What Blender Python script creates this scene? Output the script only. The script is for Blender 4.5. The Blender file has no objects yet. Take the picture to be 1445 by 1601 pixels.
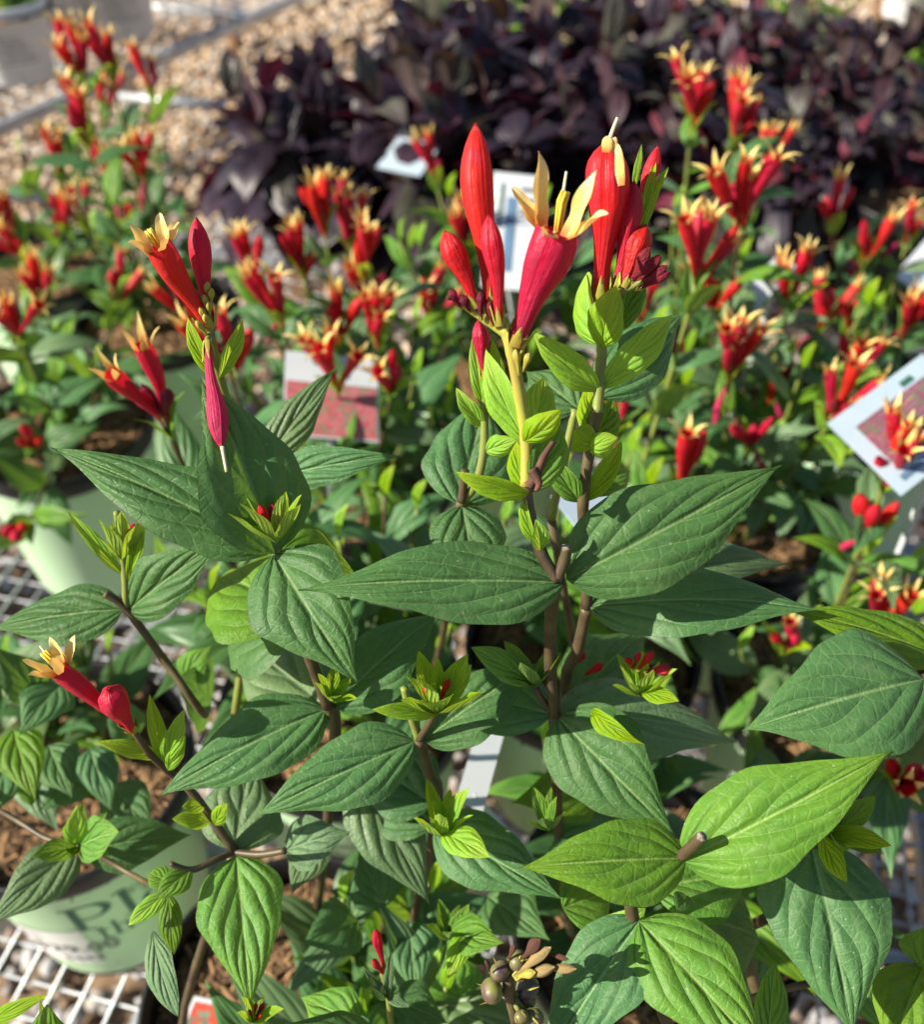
import bpy, math, random
import numpy as np
from mathutils import Vector, Matrix, Quaternion
R_ = math.radians
rnd = random.Random(7)
S = bpy.context.scene
COL = S.collection

# ------------------------------------------------------------------ camera
BZ = 0.70                       # bench top height
CH = 1.68                       # camera height
PITCH = R_(44)
YAW = R_(13)                    # the place is laid out facing the view, then turned so that the bench lies along the axes
FPX, CX, CY = 1538.0, 722.5, 800.5     # focal length and centre in photograph pixels
cd = bpy.data.cameras.new('camera'); cam = bpy.data.objects.new('camera', cd); COL.objects.link(cam)
cam.location = (0, 0, CH); cam.rotation_euler = (R_(90) - PITCH, 0, YAW)
cd.sensor_fit = 'VERTICAL'; cd.sensor_height = 24; cd.lens = 24 * FPX / 1601
cd.clip_start = 0.01; cd.clip_end = 200
cd.dof.use_dof = True; cd.dof.focus_distance = 0.42; cd.dof.aperture_fstop = cd.lens / 5.2
S.camera = cam
# ------------------------------------------------------------------ world, sun, exposure
SUN = Matrix.Rotation(YAW, 3, 'Z') @ Vector((-0.81, -0.18, 0.55)).normalized()
w = bpy.data.worlds.new('World'); S.world = w; w.use_nodes = True
nt = w.node_tree; sky = nt.nodes.new('ShaderNodeTexSky'); sky.sky_type = 'NISHITA'; sky.sun_disc = False
sky.sun_elevation = math.asin(SUN.z); sky.sun_rotation = math.atan2(SUN.x, SUN.y)
bg = nt.nodes['Background']; bg.inputs['Strength'].default_value = 0.062
nt.links.new(sky.outputs[0], bg.inputs['Color'])
sl = bpy.data.lights.new('sun', 'SUN'); sl.energy = 5.0; sl.angle = R_(0.5); sl.color = (1, 0.92, 0.79)
so = bpy.data.objects.new('sun', sl); COL.objects.link(so)
so.rotation_euler = SUN.to_track_quat('Z', 'Y').to_euler(); so.location = (-3, 0, 5)
S.view_settings.view_transform = 'Standard'; S.view_settings.look = 'None'
S.view_settings.exposure = 1.02; S.view_settings.gamma = 1
S.cycles.max_bounces = 5; S.cycles.diffuse_bounces = 3; S.cycles.glossy_bounces = 1
S.cycles.transmission_bounces = 4; S.cycles.caustics_reflective = False; S.cycles.caustics_refractive = False

CAM = Vector((0, 0, CH))
FW = Vector((0, math.cos(PITCH), -math.sin(PITCH))); UP = Vector((0, math.sin(PITCH), math.cos(PITCH))); RT = Vector((1, 0, 0))
def at(px, py, d):              # a place in the scene seen at that pixel, d metres along the view axis
    return CAM + (RT * (px - CX) + UP * (CY - py) + FW * FPX) * (d / FPX)
def onz(px, py, z):
    v = RT * (px - CX) + UP * (CY - py) + FW * FPX
    return CAM + v * ((z - CH) / v.z)
def W(p):
    return p.copy() if isinstance(p, Vector) else at(*p)

# ------------------------------------------------------------------ material helpers
class NB:
    def __init__(s, name):
        s.m = bpy.data.materials.new(name); s.m.use_nodes = True; s.t = s.m.node_tree; s.n = s.t.nodes; s.l = s.t.links
        s.bs = s.n['Principled BSDF']; s.out = s.n['Material Output']
    def node(s, typ, **kw):
        o = s.n.new(typ)
        for k, v in kw.items(): setattr(o, k, v)
        return o
    def put(s, inp, v):
        if hasattr(v, 'is_linked') or isinstance(v, bpy.types.NodeSocket): s.l.new(v, inp)
        else:
            if isinstance(v, (tuple, list)) and len(v) == 3 and inp.type == 'RGBA': v = (*v, 1)
            inp.default_value = v
    def math(s, op, a, b=0.0, c=None, clamp=False):
        o = s.node('ShaderNodeMath', operation=op, use_clamp=clamp); s.put(o.inputs[0], a); s.put(o.inputs[1], b)
        if c is not None: s.put(o.inputs[2], c)
        return o.outputs[0]
    def mix(s, f, a, b, blend='MIX'):
        o = s.node('ShaderNodeMix', data_type='RGBA', blend_type=blend); s.put(o.inputs[0], f); s.put(o.inputs[6], a); s.put(o.inputs[7], b)
        return o.outputs[2]
    def ramp(s, v, lo, hi, a=0.0, b=1.0):
        o = s.node('ShaderNodeMapRange', clamp=True, interpolation_type='SMOOTHSTEP'); s.put(o.inputs[0], v)
        for i, x in enumerate((lo, hi, a, b)): s.put(o.inputs[i + 1], x)
        return o.outputs[0]
    def noise(s, vec, scale, detail=2, rough=0.5, dist=0.0):
        o = s.node('ShaderNodeTexNoise'); s.put(o.inputs['Scale'], scale); s.put(o.inputs['Detail'], detail)
        s.put(o.inputs['Roughness'], rough); s.put(o.inputs['Distortion'], dist)
        if vec is not None: s.l.new(vec, o.inputs['Vector'])
        return o.outputs['Fac']
    def objc(s): return s.node('ShaderNodeTexCoord').outputs['Object']
    def rand(s): return s.node('ShaderNodeObjectInfo').outputs['Random']
    def hsv(s, col, h, sa, v):
        o = s.node('ShaderNodeHueSaturation'); s.put(o.inputs['Color'], col); s.put(o.inputs['Hue'], h); s.put(o.inputs['Saturation'], sa); s.put(o.inputs['Value'], v)
        return o.outputs[0]
    def bump(s, h, dist, strength=1.0, normal=None):
        o = s.node('ShaderNodeBump'); s.put(o.inputs['Height'], h); o.inputs['Distance'].default_value = dist; o.inputs['Strength'].default_value = strength
        if normal is not None: s.l.new(normal, o.inputs['Normal'])
        return o.outputs[0]
    def set(s, **kw):
        for k, v in kw.items(): s.put(s.bs.inputs[k.replace('_', ' ')], v)

VN = 3.7                        # side-vein spacing, shared by mesh and shader
def leaf_mat(name, col, tip, vein, under, rough, trans, tcol, spec=0.24, bumpd=0.0011, vary=0.18, edge=(0.05, 0.035, 0.02), veinmix=0.72, spots=0.0, lite=False):
    b = NB(name)
    uv = b.node('ShaderNodeUVMap').outputs[0]
    sp = b.node('ShaderNodeSeparateXYZ'); b.l.new(uv, sp.inputs[0])
    u = b.math('MULTIPLY_ADD', sp.outputs[0], 2.0, -1.0); v = sp.outputs[1]
    oc = b.objc(); rd = b.rand()
    wob = b.noise(oc, 5.0, 1) if not lite else 0.5
    su = b.math('ABSOLUTE', u); sg = b.math('SIGN', u)
    p1 = b.math('MULTIPLY', su, 0.60); p2 = b.math('MULTIPLY', b.math('POWER', su, 3.0), 0.12)
    phi = b.math('SUBTRACT', b.math('SUBTRACT', v, p1), p2)
    phi = b.math('ADD', phi, b.math('MULTIPLY_ADD', wob, 0.05, -0.025))
    t = b.math('MULTIPLY_ADD', sg, 0.22, b.math('MULTIPLY', phi, VN))
    d = b.math('MULTIPLY', b.math('ABSOLUTE', b.math('SUBTRACT', t, b.math('ROUND', t))), 2.0)
    fade = b.ramp(su, 0.98, 0.55)
    fade = b.math('MULTIPLY', fade, b.ramp(v, 1.0, 0.6)); lat = b.math('MULTIPLY', b.ramp(d, 0.048, 0.0), fade)
    mid = b.ramp(su, b.math('MULTIPLY_ADD', v, 0.035, 0.034), 0.0)
    vn = b.math('MAXIMUM', lat, mid)
    pill = b.math('POWER', b.ramp(d, -0.15, 0.9), 0.6)
    h = b.math('MULTIPLY', b.math('MULTIPLY', pill, b.ramp(su, 0.0, 0.13)), fade)
    net = 1.0
    if not lite:        # net of small veins and fine grain
        mp = b.node('ShaderNodeMapping'); b.l.new(uv, mp.inputs[0]); mp.inputs['Scale'].default_value = (7, 15, 1); mp.inputs['Rotation'].default_value = (0, 0, 0.5)
        vo = b.node('ShaderNodeTexVoronoi', feature='DISTANCE_TO_EDGE'); b.l.new(mp.outputs[0], vo.inputs['Vector']); vo.inputs['Scale'].default_value = 1.0
        net = b.ramp(vo.outputs['Distance'], 0.0, 0.12)
        h = b.math('ADD', h, b.math('MULTIPLY', net, 0.085))
        h = b.math('ADD', h, b.math('MULTIPLY', b.noise(oc, 20.0, 5, 0.65), 0.60))
        h = b.math('ADD', h, b.math('MULTIPLY', b.noise(oc, 150.0, 1), 0.07))
    nrm = b.bump(h, bumpd, 0.9)
    base = b.mix(b.ramp(v, 0.45, 1.0), col, tip)
    patch = b.noise(oc, 5.0, 2)
    base = b.mix(b.ramp(patch, 0.35, 0.7, 0.0, 0.55), base, b.hsv(base, 0.485, 1.05, 1.35))
    if not lite: base = b.mix(b.math('MULTIPLY', b.math('SUBTRACT', 1.0, net), 0.16), base, vein)
    base = b.mix(b.math('MULTIPLY', b.math('MAXIMUM', lat, b.math('MULTIPLY', mid, 1.5)), veinmix), base, vein)
    base = b.mix(b.ramp(su, 0.97, 1.0, 0.0, 0.45), base, edge)
    if not lite:
        en = b.noise(oc, 11.0, 3); base = b.mix(b.ramp(b.math('MULTIPLY_ADD', en, 0.30, su), 1.15, 1.21, 0.0, 0.7), base, (0.11, 0.06, 0.025))
        v2 = b.node('ShaderNodeTexVoronoi'); v2.inputs['Scale'].default_value = 26.0; b.l.new(oc, v2.inputs['Vector'])
        sc2 = b.node('ShaderNodeSeparateColor'); b.l.new(v2.outputs['Color'], sc2.inputs[0])
        dot = b.math('MULTIPLY', b.ramp(v2.outputs['Distance'], 0.16, 0.08), b.ramp(sc2.outputs[0], 0.80, 0.84)); base = b.mix(b.math('MULTIPLY', dot, 0.6), base, (0.42, 0.44, 0.36))
        base = b.mix(b.ramp(b.noise(oc, 3.3, 4, 0.65), 0.56, 0.76, 0.0, 0.30), base, (0.20, 0.24, 0.14))
    if spots:
        sn = b.noise(oc, 34.0, 2); base = b.mix(b.ramp(sn, 0.72, 0.76, 0.0, spots), base, (0.10, 0.06, 0.025))
    base = b.hsv(base, b.math('MULTIPLY_ADD', rd, 0.03, 0.485), b.math('MULTIPLY_ADD', rd, -0.15, 1.06), b.math('MULTIPLY_ADD', rd, vary * 2, 1 - vary))
    bf = b.node('ShaderNodeNewGeometry').outputs['Backfacing']
    base = b.mix(bf, base, b.mix(b.math('MULTIPLY', vn, 0.5), under, vein))
    b.set(Base_Color=base, Normal=nrm)
    b.put(b.bs.inputs['Roughness'], b.math('MULTIPLY_ADD', patch, 0.22, rough - 0.11))
    b.put(b.bs.inputs['Specular IOR Level'], spec)
    tr = b.node('ShaderNodeBsdfTranslucent'); b.put(tr.inputs[0], b.mix(b.math('MULTIPLY', vn, 0.55), tcol, b.hsv(tcol, 0.5, 1.0, 0.35))); b.l.new(nrm, tr.inputs['Normal'])
    mx = b.node('ShaderNodeMixShader'); mx.inputs[0].default_value = trans
    b.l.new(b.bs.outputs[0], mx.inputs[1]); b.l.new(tr.outputs[0], mx.inputs[2]); b.l.new(mx.outputs[0], b.out.inputs['Surface'])
    return b.m

M = {}
LK = {
 'd': dict(col=(0.056, 0.145, 0.050), tip=(0.062, 0.160, 0.046), vein=(0.19, 0.31, 0.12), under=(0.14, 0.24, 0.10), rough=0.43, trans=0.22, tcol=(0.24, 0.46, 0.05), spots=0.5),
 'm': dict(col=(0.085, 0.215, 0.022), tip=(0.125, 0.255, 0.02), vein=(0.25, 0.39, 0.09), under=(0.18, 0.31, 0.09), rough=0.42, trans=0.28, tcol=(0.36, 0.60, 0.05), spots=0.5),
 'y': dict(col=(0.165, 0.36, 0.018), tip=(0.26, 0.42, 0.022), vein=(0.34, 0.48, 0.07), under=(0.29, 0.44, 0.07), rough=0.42, trans=0.36, tcol=(0.56, 0.76, 0.05), edge=(0.30, 0.25, 0.05), bumpd=0.0008),
 'g': dict(col=(0.105, 0.185, 0.080), tip=(0.10, 0.18, 0.080), vein=(0.20, 0.29, 0.15), under=(0.17, 0.25, 0.13), rough=0.38, trans=0.20, tcol=(0.24, 0.42, 0.07), spec=0.32),
 'p': dict(col=(0.018, 0.013, 0.022), tip=(0.026, 0.013, 0.024), vein=(0.08, 0.022, 0.04), under=(0.07, 0.042, 0.055), rough=0.42, trans=0.10, tcol=(0.24, 0.02, 0.06), spec=0.34, vary=0.5, edge=(0.05, 0.01, 0.02), veinmix=0.3),
 'pr': dict(col=(0.11, 0.020, 0.035), tip=(0.14, 0.022, 0.04), vein=(0.16, 0.03, 0.05), under=(0.14, 0.05, 0.06), rough=0.42, trans=0.2, tcol=(0.45, 0.03, 0.07), spec=0.34, vary=0.4, veinmix=0.3),
 'pg': dict(col=(0.060, 0.060, 0.046), tip=(0.06, 0.045, 0.045), vein=(0.09, 0.08, 0.05), under=(0.10, 0.07, 0.07), rough=0.40, trans=0.12, tcol=(0.24, 0.12, 0.05), spec=0.34, vary=0.4, veinmix=0.3)}
LN = {'d': 'deep_green', 'm': 'mid_green', 'y': 'young_lime', 'g': 'sage_green', 'p': 'dark_purple', 'pg': 'purple_green', 'pr': 'wine_red'}
for k_, kw in LK.items():
    if k_[0] != 'p': M[k_] = leaf_mat('leaf_' + LN[k_], bumpd=kw.get('bumpd', 0.0014), **{q: v for q, v in kw.items() if q != 'bumpd'})
    M[k_ + '_'] = leaf_mat('leaf_%s_plain' % LN[k_], lite=True, **{q: v for q, v in kw.items() if q not in ('spots',)})

def petal_red(name, col, tcol, rough=0.36):
    b = NB(name); oc = b.objc(); rd = b.rand()
    uv = b.node('ShaderNodeUVMap').outputs[0]; sp = b.node('ShaderNodeSeparateXYZ'); b.l.new(uv, sp.inputs[0])
    st = b.node('ShaderNodeMapping'); b.l.new(uv, st.inputs[0]); st.inputs['Scale'].default_value = (26, 2, 1)
    n = b.noise(st.outputs[0], 1.0, 3)
    c = b.mix(b.ramp(n, 0.3, 0.75), col, b.hsv(col, 0.495, 0.95, 0.72))
    c = b.mix(b.ramp(sp.outputs[1], 0.10, 0.0, 0.0, 0.8), c, (0.45, 0.30, 0.03))
    bl = b.noise(oc, 6.0, 4, 0.65); c = b.mix(b.ramp(bl, 0.52, 0.72, 0.0, 0.55), c, b.hsv(col, 0.48, 0.92, 0.55)); c = b.mix(b.ramp(bl, 0.42, 0.28, 0.0, 0.35), c, (0.62, 0.05, 0.07))
    c = b.hsv(c, b.math('MULTIPLY_ADD', rd, 0.02, 0.49), 1.0, b.math('MULTIPLY_ADD', rd, 0.3, 0.85))
    b.set(Base_Color=c, Roughness=b.math('MULTIPLY_ADD', n, 0.25, rough - 0.05), Normal=b.bump(b.math('ADD', n, b.noise(oc, 9, 2)), 0.0012, 0.7))
    b.put(b.bs.inputs['Specular IOR Level'], 0.25)
    tr = b.node('ShaderNodeBsdfTranslucent'); b.put(tr.inputs[0], tcol)
    mx = b.node('ShaderNodeMixShader'); mx.inputs[0].default_value = 0.25
    b.l.new(b.bs.outputs[0], mx.inputs[1]); b.l.new(tr.outputs[0], mx.inputs[2]); b.l.new(mx.outputs[0], b.out.inputs['Surface'])
    return b.m
M['red'] = petal_red('flower_red', (0.56, 0.006, 0.020), (0.82, 0.015, 0.03))
M['pink'] = petal_red('flower_faded_pink', (0.52, 0.020, 0.10), (0.75, 0.06, 0.15), 0.5)
M['maroon'] = petal_red('flower_maroon', (0.22, 0.012, 0.03), (0.3, 0.03, 0.04), 0.5)
def petal_yellow():
    b = NB('petal_yellow'); uv = b.node('ShaderNodeUVMap').outputs[0]; sp = b.node('ShaderNodeSeparateXYZ'); b.l.new(uv, sp.inputs[0])
    c = b.mix(b.ramp(sp.outputs[1], 0.02, 0.38), (0.80, 0.26, 0.06), (0.86, 0.66, 0.20))
    c = b.mix(b.ramp(sp.outputs[1], 0.4, 1.0), c, (0.86, 0.74, 0.34))
    n = b.noise(b.objc(), 40, 2); c = b.hsv(c, 0.5, 1.0, b.math('MULTIPLY_ADD', n, 0.3, 0.85))
    bf = b.node('ShaderNodeNewGeometry').outputs['Backfacing']
    c = b.mix(b.math('MULTIPLY', bf, 0.55), c, (0.78, 0.27, 0.07))
    b.set(Base_Color=c, Roughness=0.5)
    tr = b.node('ShaderNodeBsdfTranslucent'); b.put(tr.inputs[0], (0.85, 0.52, 0.15))
    mx = b.node('ShaderNodeMixShader'); mx.inputs[0].default_value = 0.3
    b.l.new(b.bs.outputs[0], mx.inputs[1]); b.l.new(tr.outputs[0], mx.inputs[2]); b.l.new(mx.outputs[0], b.out.inputs['Surface'])
    return b.m
M['yel'] = petal_yellow()
def simple(name, col, rough=0.6, spec=0.4, var=0.25, scale=40, bump=0.0, metal=0.0, col2=None):
    b = NB(name); oc = b.objc(); n = b.noise(oc, scale, 4)
    c2 = col2 or tuple(x * (1 - var) for x in col)
    b.set(Base_Color=b.mix(b.ramp(n, 0.3, 0.7), col, c2), Roughness=b.math('MULTIPLY_ADD', n, 0.25, rough - 0.12), Metallic=metal)
    b.put(b.bs.inputs['Specular IOR Level'], spec)
    if bump: b.set(Normal=b.bump(n, bump, 0.7))
    return b.m
M['stem_b'] = simple('stem_purple_brown', (0.050, 0.030, 0.022), 0.45, col2=(0.105, 0.082, 0.034), scale=60, bump=0.0005)
M['stem_g'] = simple('stem_green', (0.20, 0.25, 0.045), 0.5, col2=(0.16, 0.17, 0.045), scale=50, bump=0.0004)
M['stem_y'] = simple('stem_yellow_green', (0.34, 0.36, 0.05), 0.5, col2=(0.33, 0.25, 0.05), scale=50, bump=0.0004)
M['stem_p'] = simple('stem_dark_red', (0.10, 0.018, 0.03), 0.5, scale=50)
M['cut'] = simple('cut_stem_pith', (0.38, 0.34, 0.26), 0.8, scale=900, col2=(0.10, 0.08, 0.06))
M['anther'] = simple('anther_yellow', (0.85, 0.58, 0.06), 0.7)
M['style'] = simple('style_cream', (0.80, 0.76, 0.48), 0.6)
M['calyx'] = simple('calyx_green', (0.30, 0.36, 0.05), 0.5, col2=(0.36, 0.22, 0.04))
M['wilt'] = simple('withered_straw', (0.36, 0.30, 0.10), 0.8, col2=(0.24, 0.13, 0.07), scale=70, bump=0.001)
M['dry'] = simple('withered_brown', (0.16, 0.06, 0.035), 0.8, col2=(0.06, 0.03, 0.02), scale=120, bump=0.001)
M['berry'] = simple('berry_purple', (0.060, 0.028, 0.050), 0.42, col2=(0.16, 0.15, 0.05), scale=90, bump=0.0003, spec=0.5)
M['berry_g'] = simple('berry_green', (0.20, 0.22, 0.045), 0.45, col2=(0.09, 0.045, 0.05), scale=80, spec=0.5)
M['pot'] = simple('black_plastic', (0.007, 0.007, 0.008), 0.42, spec=0.5, scale=30, bump=0.0004)
M['wpot'] = simple('white_plastic', (0.84, 0.85, 0.87), 0.45, var=0.08, scale=12)
M['ink'] = simple('printed_dark_green_ink', (0.020, 0.085, 0.055), 0.5, scale=300, col2=(0.05, 0.16, 0.10))
M['grey_ink'] = simple('printed_grey_ink', (0.16, 0.17, 0.19), 0.6)
M['blue_ink'] = simple('printed_blue_ink', (0.12, 0.22, 0.34), 0.6)
M['paper'] = simple('sticker_paper', (0.90, 0.88, 0.87), 0.55, var=0.06)
M['card'] = simple('white_card', (0.58, 0.62, 0.64), 0.35, var=0.05, spec=0.5)
M['bcard'] = simple('pale_blue_shaded_card', (0.40, 0.50, 0.58), 0.35, var=0.06, spec=0.5)  # blue of the tilted card; also paints shade onto the white tag
M['wood'] = simple('weathered_wood', (0.30, 0.17, 0.09), 0.8, scale=25, bump=0.001)
M['blue'] = simple('blue_plastic', (0.02, 0.14, 0.55), 0.4)
def label_mat():
    b = NB('pale_green_label'); n = b.noise(b.objc(), 9, 3)
    oc = b.objc(); dz = b.node('ShaderNodeSeparateXYZ'); b.l.new(oc, dz.inputs[0]); dn = b.noise(oc, 60, 5, 0.7)
    c = b.mix(n, (0.48, 0.70, 0.44), (0.54, 0.75, 0.50)); c = b.mix(b.ramp(b.math('MULTIPLY_ADD', dz.outputs[2], -2.0, dn), 0.50, 0.66, 0.0, 0.5), c, (0.16, 0.11, 0.06))
    b.set(Base_Color=c, Roughness=0.36); b.put(b.bs.inputs['Specular IOR Level'], 0.5)
    return b.m
M['label'] = label_mat()
def galv(name, col):
    b = NB(name); oc = b.objc()
    n = b.noise(oc, 18, 4); vo = b.node('ShaderNodeTexVoronoi'); vo.inputs['Scale'].default_value = 60; b.l.new(oc, vo.inputs['Vector'])
    c = b.mix(b.ramp(n, 0.35, 0.7), col, tuple(x * 0.7 for x in col)); c = b.mix(b.math('MULTIPLY', vo.outputs['Distance'], 0.25), c, (0.9, 0.92, 0.95))
    rust = b.noise(oc, 6, 5); c = b.mix(b.ramp(rust, 0.66, 0.74, 0, 0.6), c, (0.16, 0.08, 0.04))
    b.set(Base_Color=c, Metallic=0.55, Roughness=b.math('MULTIPLY_ADD', n, 0.3, 0.28)); return b.m
M['galv'] = galv('galvanised_steel', (0.44, 0.47, 0.50))
def picture_mat(name, cols, scale):
    b = NB(name); oc = b.objc()
    vo = b.node('ShaderNodeTexVoronoi'); vo.inputs['Scale'].default_value = scale; b.l.new(oc, vo.inputs['Vector'])
    sp = b.node('ShaderNodeSeparateColor'); b.l.new(vo.outputs['Color'], sp.inputs[0])
    n = b.noise(oc, scale * 0.35, 3)
    c = b.mix(b.ramp(sp.outputs[0], 0.35, 0.6), cols[0], cols[1]); c = b.mix(b.ramp(n, 0.48, 0.62), c, cols[2])
    b.set(Base_Color=c, Roughness=0.4); return b.m
M['pic_mag'] = picture_mat('picture_magenta_flowers', ((0.20, 0.06, 0.10), (0.28, 0.12, 0.16), (0.14, 0.15, 0.10)), 520)
M['pic_red'] = picture_mat('picture_red_flowers', ((0.42, 0.08, 0.10), (0.52, 0.18, 0.19), (0.22, 0.20, 0.13)), 420)
M['pic_grn'] = picture_mat('picture_green_plant', ((0.06, 0.20, 0.13), (0.10, 0.30, 0.20), (0.55, 0.08, 0.05)), 200)
def soil_mat():
    b = NB('mulch_soil'); oc = b.objc(); n = b.noise(oc, 55, 5, 0.7); n2 = b.noise(oc, 14, 3)
    c = b.mix(b.ramp(n, 0.3, 0.7), (0.035, 0.020, 0.010), (0.24, 0.13, 0.055)); c = b.mix(b.ramp(n2, 0.55, 0.75, 0, 0.6), c, (0.34, 0.20, 0.09))
    b.set(Base_Color=c, Roughness=0.9, Normal=b.bump(n, 0.006, 1.0)); return b.m
M['soil'] = soil_mat()
def fibre_mat():
    b = NB('mulch_fibre'); geo = b.node('ShaderNodeNewGeometry').outputs['Random Per Island']
    c = b.mix(b.ramp(geo, 0.1, 0.9), (0.07, 0.038, 0.016), (0.36, 0.21, 0.095)); b.set(Base_Color=c, Roughness=0.85); return b.m
M['fibre'] = fibre_mat()
def ground_mat():
    b = NB('ground_dirt'); oc = b.objc(); n = b.noise(oc, 30, 6, 0.7); n2 = b.noise(oc, 3, 3)
    c = b.mix(b.ramp(n, 0.3, 0.7), (0.07, 0.042, 0.024), (0.44, 0.29, 0.17)); c = b.mix(b.ramp(n2, 0.4, 0.7, 0, 0.4), c, (0.52, 0.36, 0.22))
    b.set(Base_Color=c, Roughness=0.95, Normal=b.bump(n, 0.02, 1.0)); return b.m
M['ground'] = ground_mat()
def gravel_mat(name, tones):
    b = NB(name); geo = b.node('ShaderNodeNewGeometry').outputs['Random Per Island']; oc = b.objc()
    cr = b.node('ShaderNodeValToRGB'); b.l.new(geo, cr.inputs[0]); e = cr.color_ramp.elements
    e[0].position = 0; e[0].color = (*tones[0], 1); e[1].position = 1; e[1].color = (*tones[-1], 1)
    for i_, c_ in enumerate(tones[1:-1]): x = e.new((i_ + 1) / (len(tones) - 1)); x.color = (*c_, 1)
    n = b.noise(oc, 45, 4); b.set(Base_Color=b.mix(b.ramp(n, 0.3, 0.75, 0, 0.35), cr.outputs[0], (0.20, 0.14, 0.09)), Roughness=0.8, Normal=b.bump(n, 0.002, 0.8)); return b.m
M['gravel'] = gravel_mat('gravel_tan', ((0.30, 0.21, 0.14), (0.52, 0.34, 0.19), (0.60, 0.44, 0.28), (0.50, 0.45, 0.40), (0.64, 0.50, 0.35), (0.66, 0.60, 0.53)))
M['gravel_g'] = gravel_mat('gravel_grey', ((0.20, 0.13, 0.08), (0.42, 0.42, 0.42), (0.26, 0.17, 0.10), (0.54, 0.54, 0.55), (0.40, 0.36, 0.32), (0.58, 0.58, 0.60)))

# ------------------------------------------------------------------ mesh helpers
def mesh(name, V, F, mat, uv=None, smooth=True, mi=None):
    me = bpy.data.meshes.new(name); me.from_pydata([tuple(v) for v in V], [], F)
    if smooth: me.polygons.foreach_set('use_smooth', [True] * len(F))
    mats = mat if isinstance(mat, (list, tuple)) else [mat]
    for m in mats: me.materials.append(m)
    if mi is not None: me.polygons.foreach_set('material_index', mi)
    if uv is not None:
        lay = me.uv_layers.new(name='UVMap'); li = np.empty(len(me.loops), dtype=np.int32); me.loops.foreach_get('vertex_index', li)
        lay.data.foreach_set('uv', np.asarray(uv, dtype=np.float32)[li].ravel())
    me.update(); return me
def obj(name, me, parent=None, M4=None):
    o = bpy.data.objects.new(name, me); COL.objects.link(o)
    if M4 is None: M4 = Matrix()
    if parent is not None:
        o.parent = parent
        M4 = world_of(parent).inverted() @ M4
    o.matrix_basis = M4
    return o
def world_of(o):
    m = o.matrix_basis.copy(); p = o.parent
    while p is not None: m = p.matrix_basis @ m; p = p.parent
    return m
def thing(name, label, cat, loc, group=None):
    o = bpy.data.objects.new(name, None); COL.objects.link(o); o.empty_display_size = 0.02
    o.matrix_basis = Matrix.Translation(Vector(loc)); tag(o, label, cat, group); return o
def tag(o, label, cat, group=None):
    o['label'] = label; o['category'] = cat
    if group: o['group'] = group
    return o

def hw(v):                      # half-width outline of a leaf
    a, b_ = 0.66, 1.42; vm = a / (a + b_)
    return (np.clip(v, 0, 1) ** a * np.clip(1 - v, 0, 1) ** b_) / (vm ** a * (1 - vm) ** b_)
def hw_l(v):
    a, b_ = 0.85, 1.0; vm = a / (a + b_)
    return (np.clip(v, 0, 1) ** a * np.clip(1 - v, 0, 1) ** b_) / (vm ** a * (1 - vm) ** b_)
def leaf_mesh(mat, ratio=0.38, bow=0.06, fold=0.25, twist=0.0, droop=0.0, side=0.0, pill=0.010, wav=0.012, nv=22, nu=12, seed=0, shape=hw, edge=0.0, name='leaf'):
    r = np.random.RandomState(seed)
    vs = np.linspace(0, 1, nv + 1) ** 0.95; us = np.linspace(-1, 1, nu + 1)
    v, u = np.meshgrid(vs, us, indexing='ij'); s = np.abs(u)
    w_ = np.maximum(shape(v), 0.004) * ratio * 0.5
    ph = r.rand(6) * 6.28
    w_ = w_ * (1 + 0.05 * np.sin(v * 9 + ph[0]) * np.sign(u) + 0.025 * np.sin(v * 23 + ph[1] + u))
    x = u * w_; y = v.copy()
    phi = v - 0.60 * s - 0.12 * s ** 3
    t = phi * VN + 0.22 * np.sign(u); d = np.abs(t - np.round(t)) * 2
    pl = np.sin(np.clip(d, 0, 1) * 1.57) * np.clip(s / 0.2, 0, 1) * (1 - s ** 4) * np.clip(v * 6, 0, 1) * np.clip((1 - v) * 1.5, 0, 1)
    z = s * w_ * math.tan(fold) - edge * w_ * s ** 3 + pill * pl
    z += wav * s ** 1.5 * np.sin(v * 11 + ph[2] + np.where(u > 0, 1.7, 0)) * np.clip(v * 3, 0, 1)
    tw = twist * v
    x, z = x * np.cos(tw) - z * np.sin(tw), x * np.sin(tw) + z * np.cos(tw)
    z += bow * 4 * v * (1 - v) - droop * np.clip(v - 0.55, 0, 1) ** 2 * 3 + droop * 0.6 * v
    x += side * 4 * v * (1 - v)
    V = np.stack([x, y, z], -1).reshape(-1, 3); U = np.stack([u * 0.5 + 0.5, v], -1).reshape(-1, 2)
    n1 = nu + 1
    F = [(i * n1 + j, i * n1 + j + 1, (i + 1) * n1 + j + 1, (i + 1) * n1 + j) for i in range(nv) for j in range(nu)]
    return mesh(name, V, F, mat, U)
def frame(B, T, n):             # matrix taking unit leaf (base 0, tip +Y, face +Z) onto B->T with face n
    L = T - B; ln = L.length; y = L / ln
    z = (n - y * n.dot(y))
    if z.length < 1e-4: z = Vector((0.3, 0.2, 1)); z = z - y * z.dot(y)
    z.normalize(); x = y.cross(z)
    m = Matrix((x, y, z)).transposed().to_4x4() @ Matrix.Diagonal((ln, ln, ln, 1))
    m.translation = B; return m, ln
UPZ = Vector((0, 0, 1))
seedc = [0]
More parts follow.
